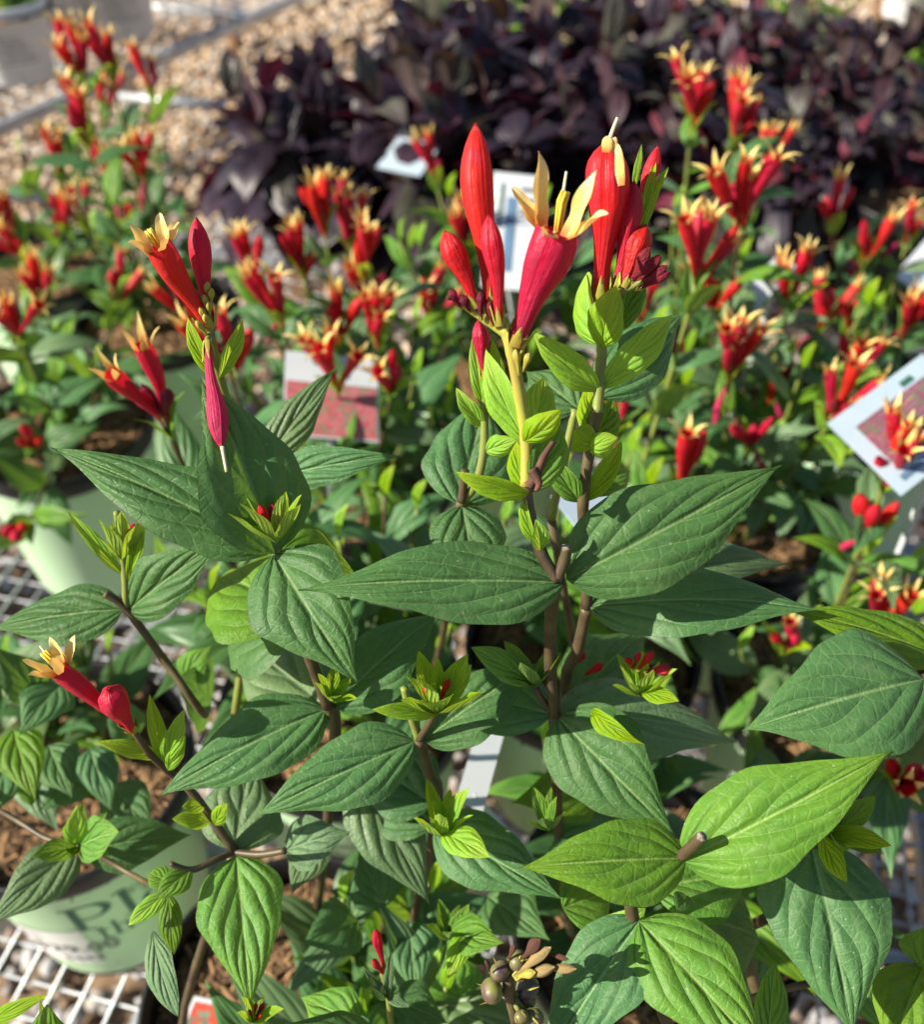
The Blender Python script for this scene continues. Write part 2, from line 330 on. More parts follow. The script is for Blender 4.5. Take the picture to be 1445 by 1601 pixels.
def L(par, b, t, wpx, mat='d', roll=0, bow=0.06, fold=0.22, k=0.5, twist=0.0, droop=0.04, side=0.0, shape=hw, edge=0.2, pill=0.0065, res=1.0, name='leaf'):
    B, T = W(b), W(t); mid = (B + T) / 2; tc = (CAM - mid).normalized()
    n = (tc * (1 - k) + UPZ * k).normalized()
    y = (T - B).normalized(); n = n - y * n.dot(y); n.normalize()
    n = Quaternion(y, R_(roll)) @ n
    if mat == 'y': pill *= 0.4; res *= .8; wpx *= .82
    dm = (mid - CAM).dot(FW); wid = wpx * 0.94 * dm / FPX / max(0.5, abs(n.dot(tc)))
    m4, ln = frame(B, T, n); seedc[0] += 1
    me = leaf_mesh(M[mat], wid / ln, bow, fold, twist, droop, side, pill=pill, seed=seedc[0], nv=int(34 * res), nu=int(18 * res), shape=shape, edge=edge, name=name)
    return obj(name, me, par, m4)

def tube_data(pts, rad, ns=8, ridge=0.0, nr=5, cap=True):
    P = [Vector(p) for p in pts]; V = []; F = []; U = []
    n = len(P); prev = None
    for i, p in enumerate(P):
        a = P[max(0, i - 1)]; c = P[min(n - 1, i + 1)]; t = (c - a).normalized()
        if prev is None:
            x = t.cross(Vector((0, 0.3, 1)));
            if x.length < 1e-3: x = t.cross(Vector((1, 0, 0)))
        else: x = prev - t * prev.dot(t)
        x.normalize(); prev = x; yv = t.cross(x)
        for j in range(ns):
            th = 2 * math.pi * j / ns; r = rad[i] * (1 + ridge * math.cos(nr * th))
            V.append(p + (x * math.cos(th) + yv * math.sin(th)) * r); U.append((j / ns, i / (n - 1)))
    for i in range(n - 1):
        for j in range(ns): F.append((i * ns + j, i * ns + (j + 1) % ns, (i + 1) * ns + (j + 1) % ns, (i + 1) * ns + j))
    if cap: F.append(tuple(range(ns))[::-1]); F.append(tuple((n - 1) * ns + j for j in range(ns)))
    return V, F, U
def spline(pts, sub=5):
    P = [W(p) for p in pts]; out = []
    for i in range(len(P) - 1):
        p0 = P[max(0, i - 1)]; p1 = P[i]; p2 = P[i + 1]; p3 = P[min(len(P) - 1, i + 2)]
        for k in range(sub):
            t = k / sub
            out.append(0.5 * ((2 * p1) + (p2 - p0) * t + (2 * p0 - 5 * p1 + 4 * p2 - p3) * t * t + (3 * p1 - p0 - 3 * p2 + p3) * t ** 3))
    out.append(P[-1]); return out
def stem(par, pts, r0, r1, mat='stem_b', name='stem', ns=9, sub=5, knob=True):
    C = spline(pts, sub); o0 = C[0].copy(); n = len(C)
    rad = [r0 + (r1 - r0) * i / (n - 1) for i in range(n)]
    if knob:
        for i in range(0, n, sub): rad[i] *= 1.10
    V, F, U = tube_data([c - o0 for c in C], rad, ns)
    return obj(name, mesh(name, V, F, M[mat], U), par, Matrix.Translation(o0))

# flower shapes (unit length along +Y, radius 1 = rmax)
OPEN = [(0, .34), (.1, .38), (.3, .48), (.5, .66), (.68, .90), (.82, 1.0), (.93, .98), (1, .92)]
BUD = [(0, .30), (.12, .36), (.3, .48), (.45, .66), (.58, .90), (.70, 1.0), (.80, .90), (.88, .68), (.94, .42), (.98, .17), (1, .03)]
SHUT = [(0, .30), (.2, .38), (.4, .55), (.55, .86), (.7, 1.0), (.85, .95), (.93, .72), (.98, .36), (1, .10)]
def prof_mesh(name, prof, rr, mat, ns=20, ridge=0.05, bend=0.0, n=18, seed=0):
    ys = np.linspace(0, 1, n + 1); rs = np.interp(ys, [p[0] for p in prof], [p[1] for p in prof])
    rs = np.convolve(np.pad(rs, 1, mode='edge'), [0.2, 0.6, 0.2], 'valid'); rs[-1] = prof[-1][1]
    r = np.random.RandomState(seed); ph = r.rand(3) * 6.28
    V = []; U = []; F = []
    for i, y in enumerate(ys):
        for j in range(ns):
            th = 2 * math.pi * j / ns
            q = rs[i] * rr * (1 + ridge * (0.3 + y) * math.cos(5 * th + ph[0] + 0.4 * y) + 0.035 * math.sin(2 * th + ph[1] + y * 7))
            V.append((q * math.cos(th) + bend * 4 * y * (1 - y) + 0.006 * math.sin(y * 9 + ph[2]), y, q * math.sin(th))); U.append((j / ns, y))
    for i in range(n):
        for j in range(ns): F.append((i * ns + j, (i + 1) * ns + j, (i + 1) * ns + (j + 1) % ns, i * ns + (j + 1) % ns))
    if prof in (BUD, SHUT): F.append(tuple(n * ns + j for j in range(ns)))
    return mesh(name, V, F, mat, U)
def bud(par, b, t, wpx, mat='red', bend=0.0, name='flower_bud', prof=BUD, ridge=0.085):
    B, T = W(b), W(t); d = ((B + T) / 2 - CAM).dot(FW); ln = (T - B).length; rr = wpx * d / FPX / 2 / ln
    seedc[0] += 1
    m4, _ = frame(B, T, (CAM - B).normalized())
    o = obj(name, prof_mesh(name, prof, rr, M[mat], bend=bend, ridge=ridge, seed=seedc[0]), par, m4)
    c = leaf_calyx(o, B, T, rr * ln * 0.42, ln)
    return o
def leaf_calyx(o, B, T, r, ln):  # narrow green sepals round the foot of a flower
    y = (T - B).normalized(); x = y.orthogonal().normalized(); V = []; F = []
    for k in range(5):
        a = k * 1.2566; rd = Quaternion(y, a) @ x; tg = y.cross(rd)
        p0 = B - y * ln * 0.03; h = ln * 0.20; i = len(V)
        for q, wv, off in ((0, .55, .75), (.35, .55, 1.15), (.7, .3, 1.35), (1, .03, 1.6)):
            c = p0 + y * h * q + rd * r * off
            V += [c - tg * r * wv, c + rd * r * 0.15, c + tg * r * wv]
        for m in range(3): F += [(i + 3 * m, i + 3 * m + 1, i + 3 * m + 4, i + 3 * m + 3), (i + 3 * m + 1, i + 3 * m + 2, i + 3 * m + 5, i + 3 * m + 4)]
    V = [v - B for v in V]
    return obj('calyx', mesh('calyx', V, F, M['calyx']), o, Matrix.Translation(B))
def lance(v): return np.clip(v + 0.12, 0, 1) ** 0.5 * np.clip(1 - v, 0, 1) ** 0.62 * 1.45
def flower(par, b, t, wpx, tips, stig=None, bend=0.0, mat='red', lobew=16):
    B, T = W(b), W(t); d = (T - CAM).dot(FW); ln = (T - B).length; rr = wpx * d / FPX / 2 / ln; seedc[0] += 1
    m4, _ = frame(B, T, (CAM - B).normalized())
    o = obj('flower', prof_mesh('flower_tube', OPEN, rr, M[mat], bend=bend, seed=seedc[0]), par, m4)
    leaf_calyx(o, B, T, rr * ln * 0.42, ln)
    ax = (T - B).normalized(); rad = rr * ln
    for q in tips:
        Q = W(q); dirr = Q - T; rad_d = dirr - ax * dirr.dot(ax)
        rad_d = rad_d.normalized() if rad_d.length > 1e-5 else ax.orthogonal()
        P0 = T + rad_d * rad * 0.72 - ax * ln * 0.035
        n = (ax * 0.5 - rad_d * 0.3 + (CAM - T).normalized() * 0.55)
        mm, l2 = frame(P0, Q, n); seedc[0] += 1
        me = leaf_mesh(M['yel'], lobew * d / FPX * 1.6 / l2, bow=-0.10, fold=0.5, droop=0.26, pill=0.0, wav=0.03, nv=14, nu=6, seed=seedc[0], shape=lance, name='petal')
        obj('petal', me, o, mm)
    if stig is not None:
        Sg = W(stig); Pm = T + (Sg - T) * 0.5
        V, F, U = tube_data([T - ax * ln * .1 - B, (T + Sg) / 2 - B, Sg - B], [0.0008, 0.0006, 0.0004], 6)
        obj('style', mesh('style', V, F, M['style']), o, Matrix.Translation(B))
        for k in range(5):
            off = Quaternion(ax, k * 1.2566) @ (ax.orthogonal().normalized() * 0.0013)
            V, F, U = tube_data([T + off * 0.8 - B, Pm + off - B, Pm + off + ax * 0.004 - B], [0.0005, 0.0008, 0.0005], 5)
            obj('stamen', mesh('stamen', V, F, M['anther']), o, Matrix.Translation(B))
    return o
def rosette(par, c, tipup, size, n=7, mat='y', spread=0.75, seed=0, bits=0, wr=0.34):
    C = W(c); d = (C - CAM).dot(FW); s = size * d / FPX; r = random.Random(seed + 11)
    ax = (W(tipup) - C).normalized(); x = ax.orthogonal().normalized(); 
    for k in range(n):
        a = k * 2.4 + r.random() * 0.6; el = spread * (0.55 + 0.6 * (1 - k / n)) + r.uniform(-.1, .1)
        rd = Quaternion(ax, a) @ x; dr = (ax * math.cos(el) + rd * math.sin(el)).normalized()
        ln = s * (0.62 + 0.38 * r.random()) * (1.0 if k > 1 else 0.9)
        m4, _ = frame(C + ax * s * 0.06 * k / n, C + dr * ln, (ax * 0.9 - rd * 0.6)); seedc[0] += 1
        me = leaf_mesh(M[mat], wr * r.uniform(.85, 1.2), bow=-0.08, fold=0.5, droop=r.uniform(.05, .2), twist=r.uniform(-.3, .3), pill=0.003, nv=16, nu=8, seed=seedc[0], shape=hw_l, name='bract')
        obj('bract', me, par, m4)
    for k in range(bits):
        rd = Quaternion(ax, k * 2.4) @ x; q = C + ax * s * 0.2 + rd * s * 0.05
        m4, _ = frame(q, q + (ax + rd * 0.5).normalized() * s * r.uniform(.22, .4), x)
        obj('flower_bud', prof_mesh('flower_bud', BUD, 0.17, M['red'], ns=10, n=9, seed=k), par, m4)

# ------------------------------------------------------------------ ground and gravel
def grid_ground():
    n = 60; V = []; F = []
    for i in range(n + 1):
        for j in range(n + 1):
            a = (j / n * 2 - 1); b_ = (i / n * 2 - 1)
            V.append((60 * a * abs(a) ** 1.5, 3 + 60 * b_ * abs(b_) ** 1.5, 0.012 * math.sin(a * 31) * math.cos(b_ * 27)))
    for i in range(n):
        for j in range(n): F.append((i * (n + 1) + j, i * (n + 1) + j + 1, (i + 1) * (n + 1) + j + 1, (i + 1) * (n + 1) + j))
    o = obj('ground', mesh('ground', V, F, M['ground'])); o['kind'] = 'structure'
grid_ground()
def ico(sub):
    import bmesh
    bm = bmesh.new(); bmesh.ops.create_icosphere(bm, subdivisions=sub, radius=1.0)
    V = np.array([v.co[:] for v in bm.verts]); F = np.array([[v.index for v in f.verts] for f in bm.faces]); bm.free(); return V, F
def gravel(n, x0, x1, y0, y1, sub, smin, smax, seed, mat='gravel'):
    r = np.random.RandomState(seed); V0, F0 = ico(sub); k = len(V0)
    px = r.uniform(x0, x1, n); py = r.uniform(y0, y1, n); sz = r.uniform(smin, smax, n) * 0.5
    sc = r.uniform(0.65, 1.25, (n, 3)); sc[:, 2] *= 0.75
    q = r.normal(size=(n, 4)); q /= np.linalg.norm(q, axis=1)[:, None]; w_, x, y, z = q.T
    Rm = np.stack([1 - 2 * (y * y + z * z), 2 * (x * y - z * w_), 2 * (x * z + y * w_), 2 * (x * y + z * w_), 1 - 2 * (x * x + z * z), 2 * (y * z - x * w_), 2 * (x * z - y * w_), 2 * (y * z + x * w_), 1 - 2 * (x * x + y * y)], 1).reshape(n, 3, 3)
    lump = 1 + 0.16 * r.normal(size=(n, k, 1)).clip(-1.5, 1.5)
    V = np.einsum('nij,nkj->nki', Rm, V0[None] * lump) * (sz[:, None] * sc)[:, None, :]
    V += np.stack([px, py, 0.02 + sz * 0.25 + r.uniform(0, 0.014, n)], 1)[:, None, :]
    F = (F0[None] + (np.arange(n) * k)[:, None, None]).reshape(-1, 3)
    V = V.reshape(-1, 3)
    me = bpy.data.meshes.new('gravel'); me.vertices.add(len(V)); me.vertices.foreach_set('co', V.ravel().astype(np.float32))
    me.loops.add(F.size); me.loops.foreach_set('vertex_index', F.ravel().astype(np.int32))
    me.polygons.add(len(F)); me.polygons.foreach_set('loop_start', np.arange(0, F.size, 3, dtype=np.int32)); me.polygons.foreach_set('use_smooth', np.ones(len(F), dtype=bool))
    me.materials.append(M[mat]); me.update(calc_edges=True); me.validate(); return me
g = obj('gravel', gravel(5600, -1.4, 1.5, 0.1, 2.2, 2, 0.016, 0.038, 3, 'gravel_g')); g['kind'] = 'stuff'; tag(g, 'loose pale gravel stones lying under the wire bench', 'gravel')
g = obj('gravel', gravel(26000, -3.4, 3.4, 2.2, 7.5, 1, 0.025, 0.05, 4)); g['kind'] = 'stuff'; tag(g, 'sunlit tan gravel spread beyond the wire bench', 'gravel')

# ------------------------------------------------------------------ benches
TH = R_(-13); E1 = Vector((math.cos(TH), math.sin(TH), 0)); E2 = Vector((-math.sin(TH), math.cos(TH), 0))
def box_mesh(name, sx, sy, sz, mat, bev=0.12):
    b_ = min(sx, sy, sz) * bev; V = []; F = []
    import bmesh
    bm = bmesh.new(); bmesh.ops.create_cube(bm, size=1); bmesh.ops.scale(bm, vec=(sx, sy, sz), verts=bm.verts)
    bmesh.ops.bevel(bm, geom=bm.edges[:], offset=b_, segments=2, affect='EDGES')
    me = bpy.data.meshes.new(name); bm.to_mesh(me); bm.free(); me.materials.append(mat); return me
def rod_mesh(name, ln, r, mat, ns=7):
    V, F, U = tube_data([Vector((0, -ln / 2, 0)), Vector((0, ln / 2, 0))], [r, r], ns); return mesh(name, V, F, mat, U)
def bench(label, org, th, w0, w1, l0, l1, sp, rails, cross, wires=True, legs=True):
    t = thing('wire_bench', label, 'bench', (org[0], org[1], 0))
    rz = Matrix.Rotation(th, 4, 'Z'); base = Matrix.Translation(Vector((org[0], org[1], 0))) @ rz
    if wires == 'far':
        V = []; F = []
        for (c0, c1, vert) in ((w0, w1, True), (l0, l1, False)):
            c = c0
            while c <= c1 + 1e-6:
                pts = [Vector((c, l0, BZ - .0022)), Vector((c, l1, BZ - .0022))] if vert else [Vector((w0, c, BZ - .006)), Vector((w1, c, BZ - .006))]
                v_, f_, u_ = tube_data(pts, [.0018, .0018], 4, cap=False); i0 = len(V); V += v_; F += [tuple(i0 + k for k in f) for f in f_]; c += sp
        o = obj('wire_mesh', mesh('wire_mesh', V, F, M['galv']), t, base); o['kind'] = 'stuff'
    elif wires:
        ma = rod_mesh('wire', l1 - l0, 0.0017, M['galv']); mb = rod_mesh('cross_wire', w1 - w0, 0.0017, M['galv'])
        x = w0
        while x <= w1 + 1e-6:
            obj('wire', ma, t, base @ Matrix.Translation((x, (l0 + l1) / 2, BZ - 0.0022))); x += sp
        y = l0
        while y <= l1 + 1e-6:
            obj('cross_wire', mb, t, base @ Matrix.Translation(((w0 + w1) / 2, y, BZ - 0.0060)) @ Matrix.Rotation(R_(90), 4, 'Z')); y += sp
    mr = box_mesh('rail', 0.030, l1 - l0, 0.03, M['galv']); mc = box_mesh('cross_rail', w1 - w0, 0.030, 0.024, M['galv'])
    for x in rails: obj('rail', mr, t, base @ Matrix.Translation((x, (l0 + l1) / 2, BZ - 0.0235)))
    for y in cross: obj('cross_rail', mc, t, base @ Matrix.Translation(((w0 + w1) / 2, y, BZ - 0.051)))
    if legs:
        ml = box_mesh('leg', 0.045, 0.045, BZ - 0.063, M['wood'])
        for x in (w0 + 0.06, w1 - 0.06):
            for y in (l0 + 0.1, (l0 + l1) / 2, l1 - 0.05): obj('leg', ml, t, base @ Matrix.Translation((x, y, (BZ - 0.063) / 2)))
    return t
bench('galvanised wire mesh bench holding the red flowered pots', (0, 0), TH, -1.02, 1.31, -0.2, 1.70, 0.031,
      (-1.0, -0.57, -0.366, 0.38, 1.1), (0.487, 1.1, 1.68))
bench('galvanised wire bench carrying the dark purple plants', (0, 0), TH, -0.86, 1.31, 1.735, 2.95, 0.040, (-0.845, 0.2, 1.29), (1.75, 2.28, 2.93), 'far')
for (x0, y0, x1, y1) in ((225, 155, 352, 166), (0, 305, 84, 310), (228, 10, 380, 24)):      # loose bars lying over the gap
    A_, B_ = onz(x0, y0, BZ - .02), onz(x1, y1, BZ - .02); A_ = A_ - (B_ - A_) * .35 if x0 else A_ - (B_ - A_) * 2
    V, F, U = tube_data([A_ - B_, Vector()], [.013, .013], 8); tag(obj('support_bar', mesh('support_bar', V, F, M['galv'])), 0, 0); o_ = bpy.data.objects[-1] if False else COL.objects[-1]
    tag(o_, 'pale steel support bar crossing the sunlit gravel gap', 'bar', 'support bars over the gravel gap'); o_.location = B_
a = onz(0, 185, BZ); b = onz(430, 0, BZ); ang2 = math.atan2(b.y - a.y, b.x - a.x) - R_(90); NBO = a.copy()
bench('galvanised bench with white pots beyond the gravel gap', (a.x, a.y), ang2, -1.3, 0.0, -3.4, 2.2, 0.05, (0.0, -0.65, -1.28), (-3.3, -2.0, -0.7, 0.4, 1.3, 2.1), 'far')
a2 = onz(1445, 120, BZ)
bench('galvanised bench behind the dark purple plants', (a2.x + 0.25, a2.y + 0.25), TH, 0.0, 1.3, -0.3, 2.4, 0.05, (0.0, 0.65, 1.28), (-0.28, 0.8, 1.6, 2.35), 'far')

# ------------------------------------------------------------------ pots
PH, PR1, PR0 = 0.240, 0.108, 0.085
def lathe(name, prof, mat, ns=48, smooth=True):
    V = []; F = []; U = []
    for i, (r, z) in enumerate(prof):
        for j in range(ns):
            th = 2 * math.pi * j / ns; V.append((r * math.cos(th), r * math.sin(th), z)); U.append((j / ns, i / (len(prof) - 1)))
    for i in range(len(prof) - 1):
        for j in range(ns): F.append((i * ns + j, i * ns + (j + 1) % ns, (i + 1) * ns + (j + 1) % ns, (i + 1) * ns + j))
    return mesh(name, V, F, mat, U)
def pot_prof(r0, r1, h, lip=0.004):
    return [(0.0005, 0.0), (r0 * 0.96, 0.0), (r0, 0.004), (r1 - 0.002, h - 0.026), (r1 + lip - .001, h - 0.024), (r1 + lip, h - 0.021), (r1 + lip + 0.001, h - 0.002), (r1 + lip, h), (r1 + lip - 0.002, h + 0.0008), (r1 - 0.001, h - 0.001), (r1 - 0.003, h - 0.03), (r1 - 0.006, h - 0.06)]
POT = lathe('pot', pot_prof(PR0, PR1, PH), M['pot'])
def rad_at(z): return PR0 + (PR1 - 0.002 - PR0) * (z - 0.004) / (PH - 0.03) + 0.0007
def cone_patch(name, a0, a1, z0, z1, mat, off=0.0, n=40, shear=0.0):
    V = []; F = []; m = 6
    for i in range(m + 1):
        for j in range(n + 1):
            th = a0 + (a1 - a0) * j / n; z = z0 + (z1 - z0) * i / m + shear * j / n; r = rad_at(z) + off
            V.append((r * math.cos(th), r * math.sin(th), z))
    for i in range(m):
        for j in range(n): F.append((i * (n + 1) + j, i * (n + 1) + j + 1, (i + 1) * (n + 1) + j + 1, (i + 1) * (n + 1) + j))
    return mesh(name, V, F, mat)
LABEL = cone_patch('label', 0, R_(318), 0.014, PH - 0.030, M['label'], n=64)
def soil_mesh():
    r = np.random.RandomState(5); V = [(0, 0, 0.006)]; F = []; ns, nr = 32, 9
    for i in range(1, nr + 1):
        for j in range(ns):
            th = 2 * math.pi * j / ns; q = 0.103 * i / nr; V.append((q * math.cos(th), q * math.sin(th), 0.006 * (1 - (i / nr) ** 2) + r.normal() * 0.0022))
    for j in range(ns): F.append((0, 1 + j, 1 + (j + 1) % ns))
    for i in range(nr - 1):
        for j in range(ns): F.append((1 + i * ns + j, 1 + (i + 1) * ns + j, 1 + (i + 1) * ns + (j + 1) % ns, 1 + i * ns + (j + 1) % ns))
    return mesh('soil', V, F, M['soil'])
def fibre_mesh(n=1700):
    r = random.Random(9); V = []; F = []
    for k in range(n):
        q = 0.100 * math.sqrt(r.random()); th = r.random() * 6.28; c = Vector((q * math.cos(th), q * math.sin(th), 0.006 * (1 - (q / .083) ** 2) + r.uniform(0.001, 0.006)))
        a = r.random() * 6.28; d = Vector((math.cos(a), math.sin(a), r.uniform(-.3, .3))) * r.uniform(0.004, 0.014); s = Vector((-math.sin(a), math.cos(a), 0)) * r.uniform(0.0006, 0.0022); u = Vector((0, 0, r.uniform(0.0006, 0.0016)))
        i = len(V); V += [c - d - s, c - d + s, c + d - s * .5, c + d + s * .5, c + u]
        F += [(i, i + 1, i + 4), (i + 1, i + 3, i + 4), (i + 3, i + 2, i + 4), (i + 2, i, i + 4)]
    return mesh('mulch', V, F, M['fibre'], smooth=False)
SOIL = soil_mesh(); FIB = fibre_mesh()
G_RED = 'red flowered potted plants crowded on the wire bench'
def pot_plant(key, xy, label, lab_ang=None):
    t = thing('flowering_plant', label, 'potted plant', (xy[0], xy[1], BZ), G_RED)
    b0 = Matrix.Translation((xy[0], xy[1], BZ))
    ang = math.atan2(-xy[1], -xy[0]) if lab_ang is None else lab_ang
    p = obj('pot', POT, t, b0)
    obj('label', LABEL, p, b0 @ Matrix.Rotation(ang - R_(159), 4, 'Z'))
    obj('soil', SOIL, t, b0 @ Matrix.Translation((0, 0, PH - 0.026)) @ Matrix.Rotation(rnd.random() * 6, 4, 'Z'))
    o = obj('mulch', FIB, t, b0 @ Matrix.Translation((0, 0, PH - 0.026)) @ Matrix.Rotation(rnd.random() * 6, 4, 'Z')); o['kind'] = 'stuff'
    PL[key] = (t, Vector((xy[0], xy[1], BZ + PH - 0.03)), p); return t
PL = {}
def PX(px, py):
    p = onz(px, py, BZ + PH); return (p.x, p.y)
POTS = {
 'H': ((-0.118, 0.262), 'tall plant with withered pink bloom hanging above a broad dark leaf'),
 'R': ((0.150, 0.330), 'tallest plant with large red buds and a cut brown stem between broad leaves'),
 'F': ((0.04, 0.060), 'leafy plant bearing a cluster of round purple seed capsules'),
 'G': ((0.310, 0.050), 'plant of big bright green leaves around a pale cut stub'),
 'L1': ((-0.345, 0.455), 'plant in pale green labelled pot carrying the white price sticker'),
 'M1': ((-0.108, 0.525), 'plant behind the white tag with red flower picture, small lime shoots'),
 'M2': ((0.115, 0.585), 'plant with single fading star flower just behind the tallest red buds'),
 'X': ((0.345, 0.545), 'plant with red flowers in front of the tilted blue picture card'),
 'R4': ((0.300, 0.778), 'plant with twin yellow tipped blooms beside the narrow white stake card'),
 'L2': ((-0.485, 0.920), 'plant in shaded pale green pot behind the price stickered pot'),
 'N1': ((-0.120, 0.830), 'dense plant with many yellow crowned heads in front of empty gravel'),
 'N2': ((0.050, 1.035), 'plant with few small heads standing before the white drawing card'),
 'N3': ((0.285, 1.010), 'plant with tall heads rising against the dark purple leaves'),
 'R5': ((0.515, 0.968), 'plant with scattered small heads beside the black pot and bare mesh'),
 'A': ((-0.420, 1.165), 'tall plant with clustered heads rising towards the white pots'),
 'B': ((-0.625, 1.290), 'shorter plant with small dark red heads over sunlit gravel'),
}
for k, (xy, lb) in POTS.items(): pot_plant(k, xy, lb)

# ------------------------------------------------------------------ printing on the labelled pot
def letters_P(kind):
    q = []
    def bx(x0, y0, x1, y1): q.append([(x0, y0), (x1, y0), (x1, y1), (x0, y1)])
    def arc(cx, cy, rx, ry, wx, wy, a0, a1, n=14):
        for i in range(n):
            a, b_ = R_(a0 + (a1 - a0) * i / n), R_(a0 + (a1 - a0) * (i + 1) / n)
            q.append([(cx + rx * math.cos(a), cy + ry * math.sin(a)), (cx + rx * math.cos(b_), cy + ry * math.sin(b_)), (cx + (rx - wx) * math.cos(b_), cy + (ry - wy) * math.sin(b_)), (cx + (rx - wx) * math.cos(a), cy + (ry - wy) * math.sin(a))])
    if kind == 'P':
        bx(.10, .045, .24, .955); bx(-.02, 0, .38, .04); bx(-.02, .96, .30, 1.0)
        bx(.301, .962, .42, 1.0); bx(.245, .45, .42, .49); arc(.42, .725, .34, .275, .14, .04, -90, 90); wd = .84
    elif kind == 'l':
        bx(.08, .045, .21, 1.0); bx(-.02, 0, .31, .04); bx(-.02, .96, .078, 1.0); wd = .36
    elif kind == 'a':
        arc(.20, .19, .22, .20, .12, .035, 60, 300); bx(.37, .06, .49, .50); arc(.27, .50, .22, .16, .12, .04, 0, 165); bx(.492, 0, .60, .05); bx(.22, .33, .368, .365); wd = .66
    elif kind == 't':
        bx(.10, .08, .20, .80); bx(0, .58, .098, .63); bx(.202, .58, .34, .63); arc(.26, .10, .16, .10, .10, .04, 180, 300); wd = .40
    elif kind == 'h':
        bx(.06, .04, .17, 1.0); bx(-.03, 0, .26, .035); arc(.30, .44, .19, .20, .11, .04, 0, 150); bx(.38, .04, .49, .44); bx(.31, 0, .57, .035); wd = .62
    return q, wd
def print_word(par, word, ang, z, size, mat, step=0.0, name='lettering'):
    V = []; F = []; x0 = 0.0; base = world_of(par)
    for ch in word:
        q, wd = letters_P(ch)
        for poly in q:
            i = len(V); pts = poly
            for (x, y) in pts:
                zz = z + y * size + step * (x0 + x * size); r = rad_at(zz) + 0.0006
                th = ang + (x0 + x * size) / r; V.append((r * math.cos(th), r * math.sin(th), zz))
            F.append((i, i + 1, i + 2, i + 3))
        x0 += wd * size
    return obj(name, mesh(name, V, F, mat, smooth=False), par, base)
def font_word(par, word, ang, z, size, mat, off=0.0012, name='lettering', bold=0.0):
    cu = bpy.data.curves.new('t', 'FONT'); cu.body = word; cu.size = size; cu.resolution_u = 2; cu.offset = bold
    ob = bpy.data.objects.new('t', cu); COL.objects.link(ob)
    dg = bpy.context.evaluated_depsgraph_get(); me = bpy.data.meshes.new_from_object(ob.evaluated_get(dg))
    COL.objects.unlink(ob); bpy.data.objects.remove(ob)
    for v in me.vertices:
        zz = z + v.co.y; r = rad_at(zz) + off; th = ang + v.co.x / r; v.co = (r * math.cos(th), r * math.sin(th), zz)
    me.materials.clear(); me.materials.append(mat); me.update()
    return obj(name, me, par, world_of(par))
p1 = PL['L1'][2]
def cone_at(px, py):             # height and angle on that pot's side seen at a pixel
    best = None; c = world_of(p1).translation
    for i in range(90):
        for j in range(60):
            th = R_(-150 + i * 2); z = .01 + j * .0035; r = rad_at(z); q = c + Vector((r * math.cos(th), r * math.sin(th), z)) - CAM; dd = q.dot(FW)
            e = (CX + FPX * q.x / dd - px) ** 2 + (CY - FPX * q.dot(UP) / dd - py) ** 2
            if best is None or e < best[0]: best = (e, th, z)
    return best[1], best[2]
aP, zP = cone_at(126, 1456); _, zP2 = cone_at(106, 1424); hP = zP2 - zP
print_word(p1, 'Pla', aP - R_(3), zP, hP, M['ink'])
aT, zT = cone_at(158, 1468); print_word(p1, 'tha', aT, zT, hP * .62, M['ink'])
a3, z3 = cone_at(190, 1397)
for i in range(3): font_word(p1, 'lllilllil lilll', a3, z3 - i * 0.005, 0.005, M['ink'], 0.0006)
aS, zS = cone_at(166, 1500); aS2, zS2 = cone_at(150, 1456); aS3, _ = cone_at(34, 1452); zS2 += .012; sh = zS2 - zS
obj('price_sticker', cone_patch('price_sticker', aS3, aS, zS, zS2, M['paper'], 0.0011, 24), p1, world_of(p1))
wS = (aS - aS3) * rad_at(zS); a0 = aS - R_(34)
font_word(p1, '$29.00', a0, zS + sh * .36, sh * .34, M['grey_ink'], 0.0016, bold=0.0003)
font_word(p1, '5442', a0 + R_(13), zS + sh * .09, sh * .22, M['grey_ink'], 0.0016, bold=0.0002)
for i in range(2): font_word(p1, 'lilililllilillilil', a0 - R_(12), zS + sh * (.82 - .13 * i), sh * .12, M['grey_ink'], 0.0016)
font_word(p1, 'lil il', a0 - R_(10), zS + sh * .12, sh * .14, M['grey_ink'], 0.0016)

# ------------------------------------------------------------------ shared leaves and flowers for the plants further back
def variants(mat, n, shape, rng, nv=14, nu=8, bowr=(0.02, .14), foldr=(.1, .55)):
    r = random.Random(hash(mat) % 1000 + n if False else n * 31 + len(mat)); out = []
    for i in range(n):
        out.append(leaf_mesh(M[mat + '_'], r.uniform(*rng), r.uniform(*bowr), r.uniform(*foldr), r.uniform(-.35, .35), r.uniform(0, .22), r.uniform(-.05, .05), nv=nv, nu=nu, seed=900 + i, shape=shape, edge=0.2))
    return out
VAR = {'d': variants('d', 9, hw, (.32, .46)), 'm': variants('m', 8, hw, (.30, .42)), 'y': variants('y', 7, hw_l, (.26, .38)), 'g': variants('g', 5, hw, (.34, .46)),
       'p': variants('p', 10, hw_l, (.28, .48)), 'pg': variants('pg', 5, hw_l, (.30, .44))}
FT = [prof_mesh('flower_tube', OPEN, r, M['red'], ns=10, n=9, bend=b_, seed=i) for i, (r, b_) in enumerate(((.10, .03), (.115, -.03), (.10, .05), (.125, 0), (.105, -.05)))]
FB = [prof_mesh('flower_bud', BUD, r, M['red'], ns=10, n=11, bend=b_, seed=20 + i) for i, (r, b_) in enumerate(((.10, .03), (.115, -.03), (.09, .0)))]
FS = [prof_mesh('flower_half_open', SHUT, r_, M['red'], ns=10, n=11, seed=60 + i) for i, r_ in enumerate((.12, .10))]
FW_ = [prof_mesh('flower_wilted', BUD, .085, M['pink'], ns=10, n=11, bend=.05, seed=70)]
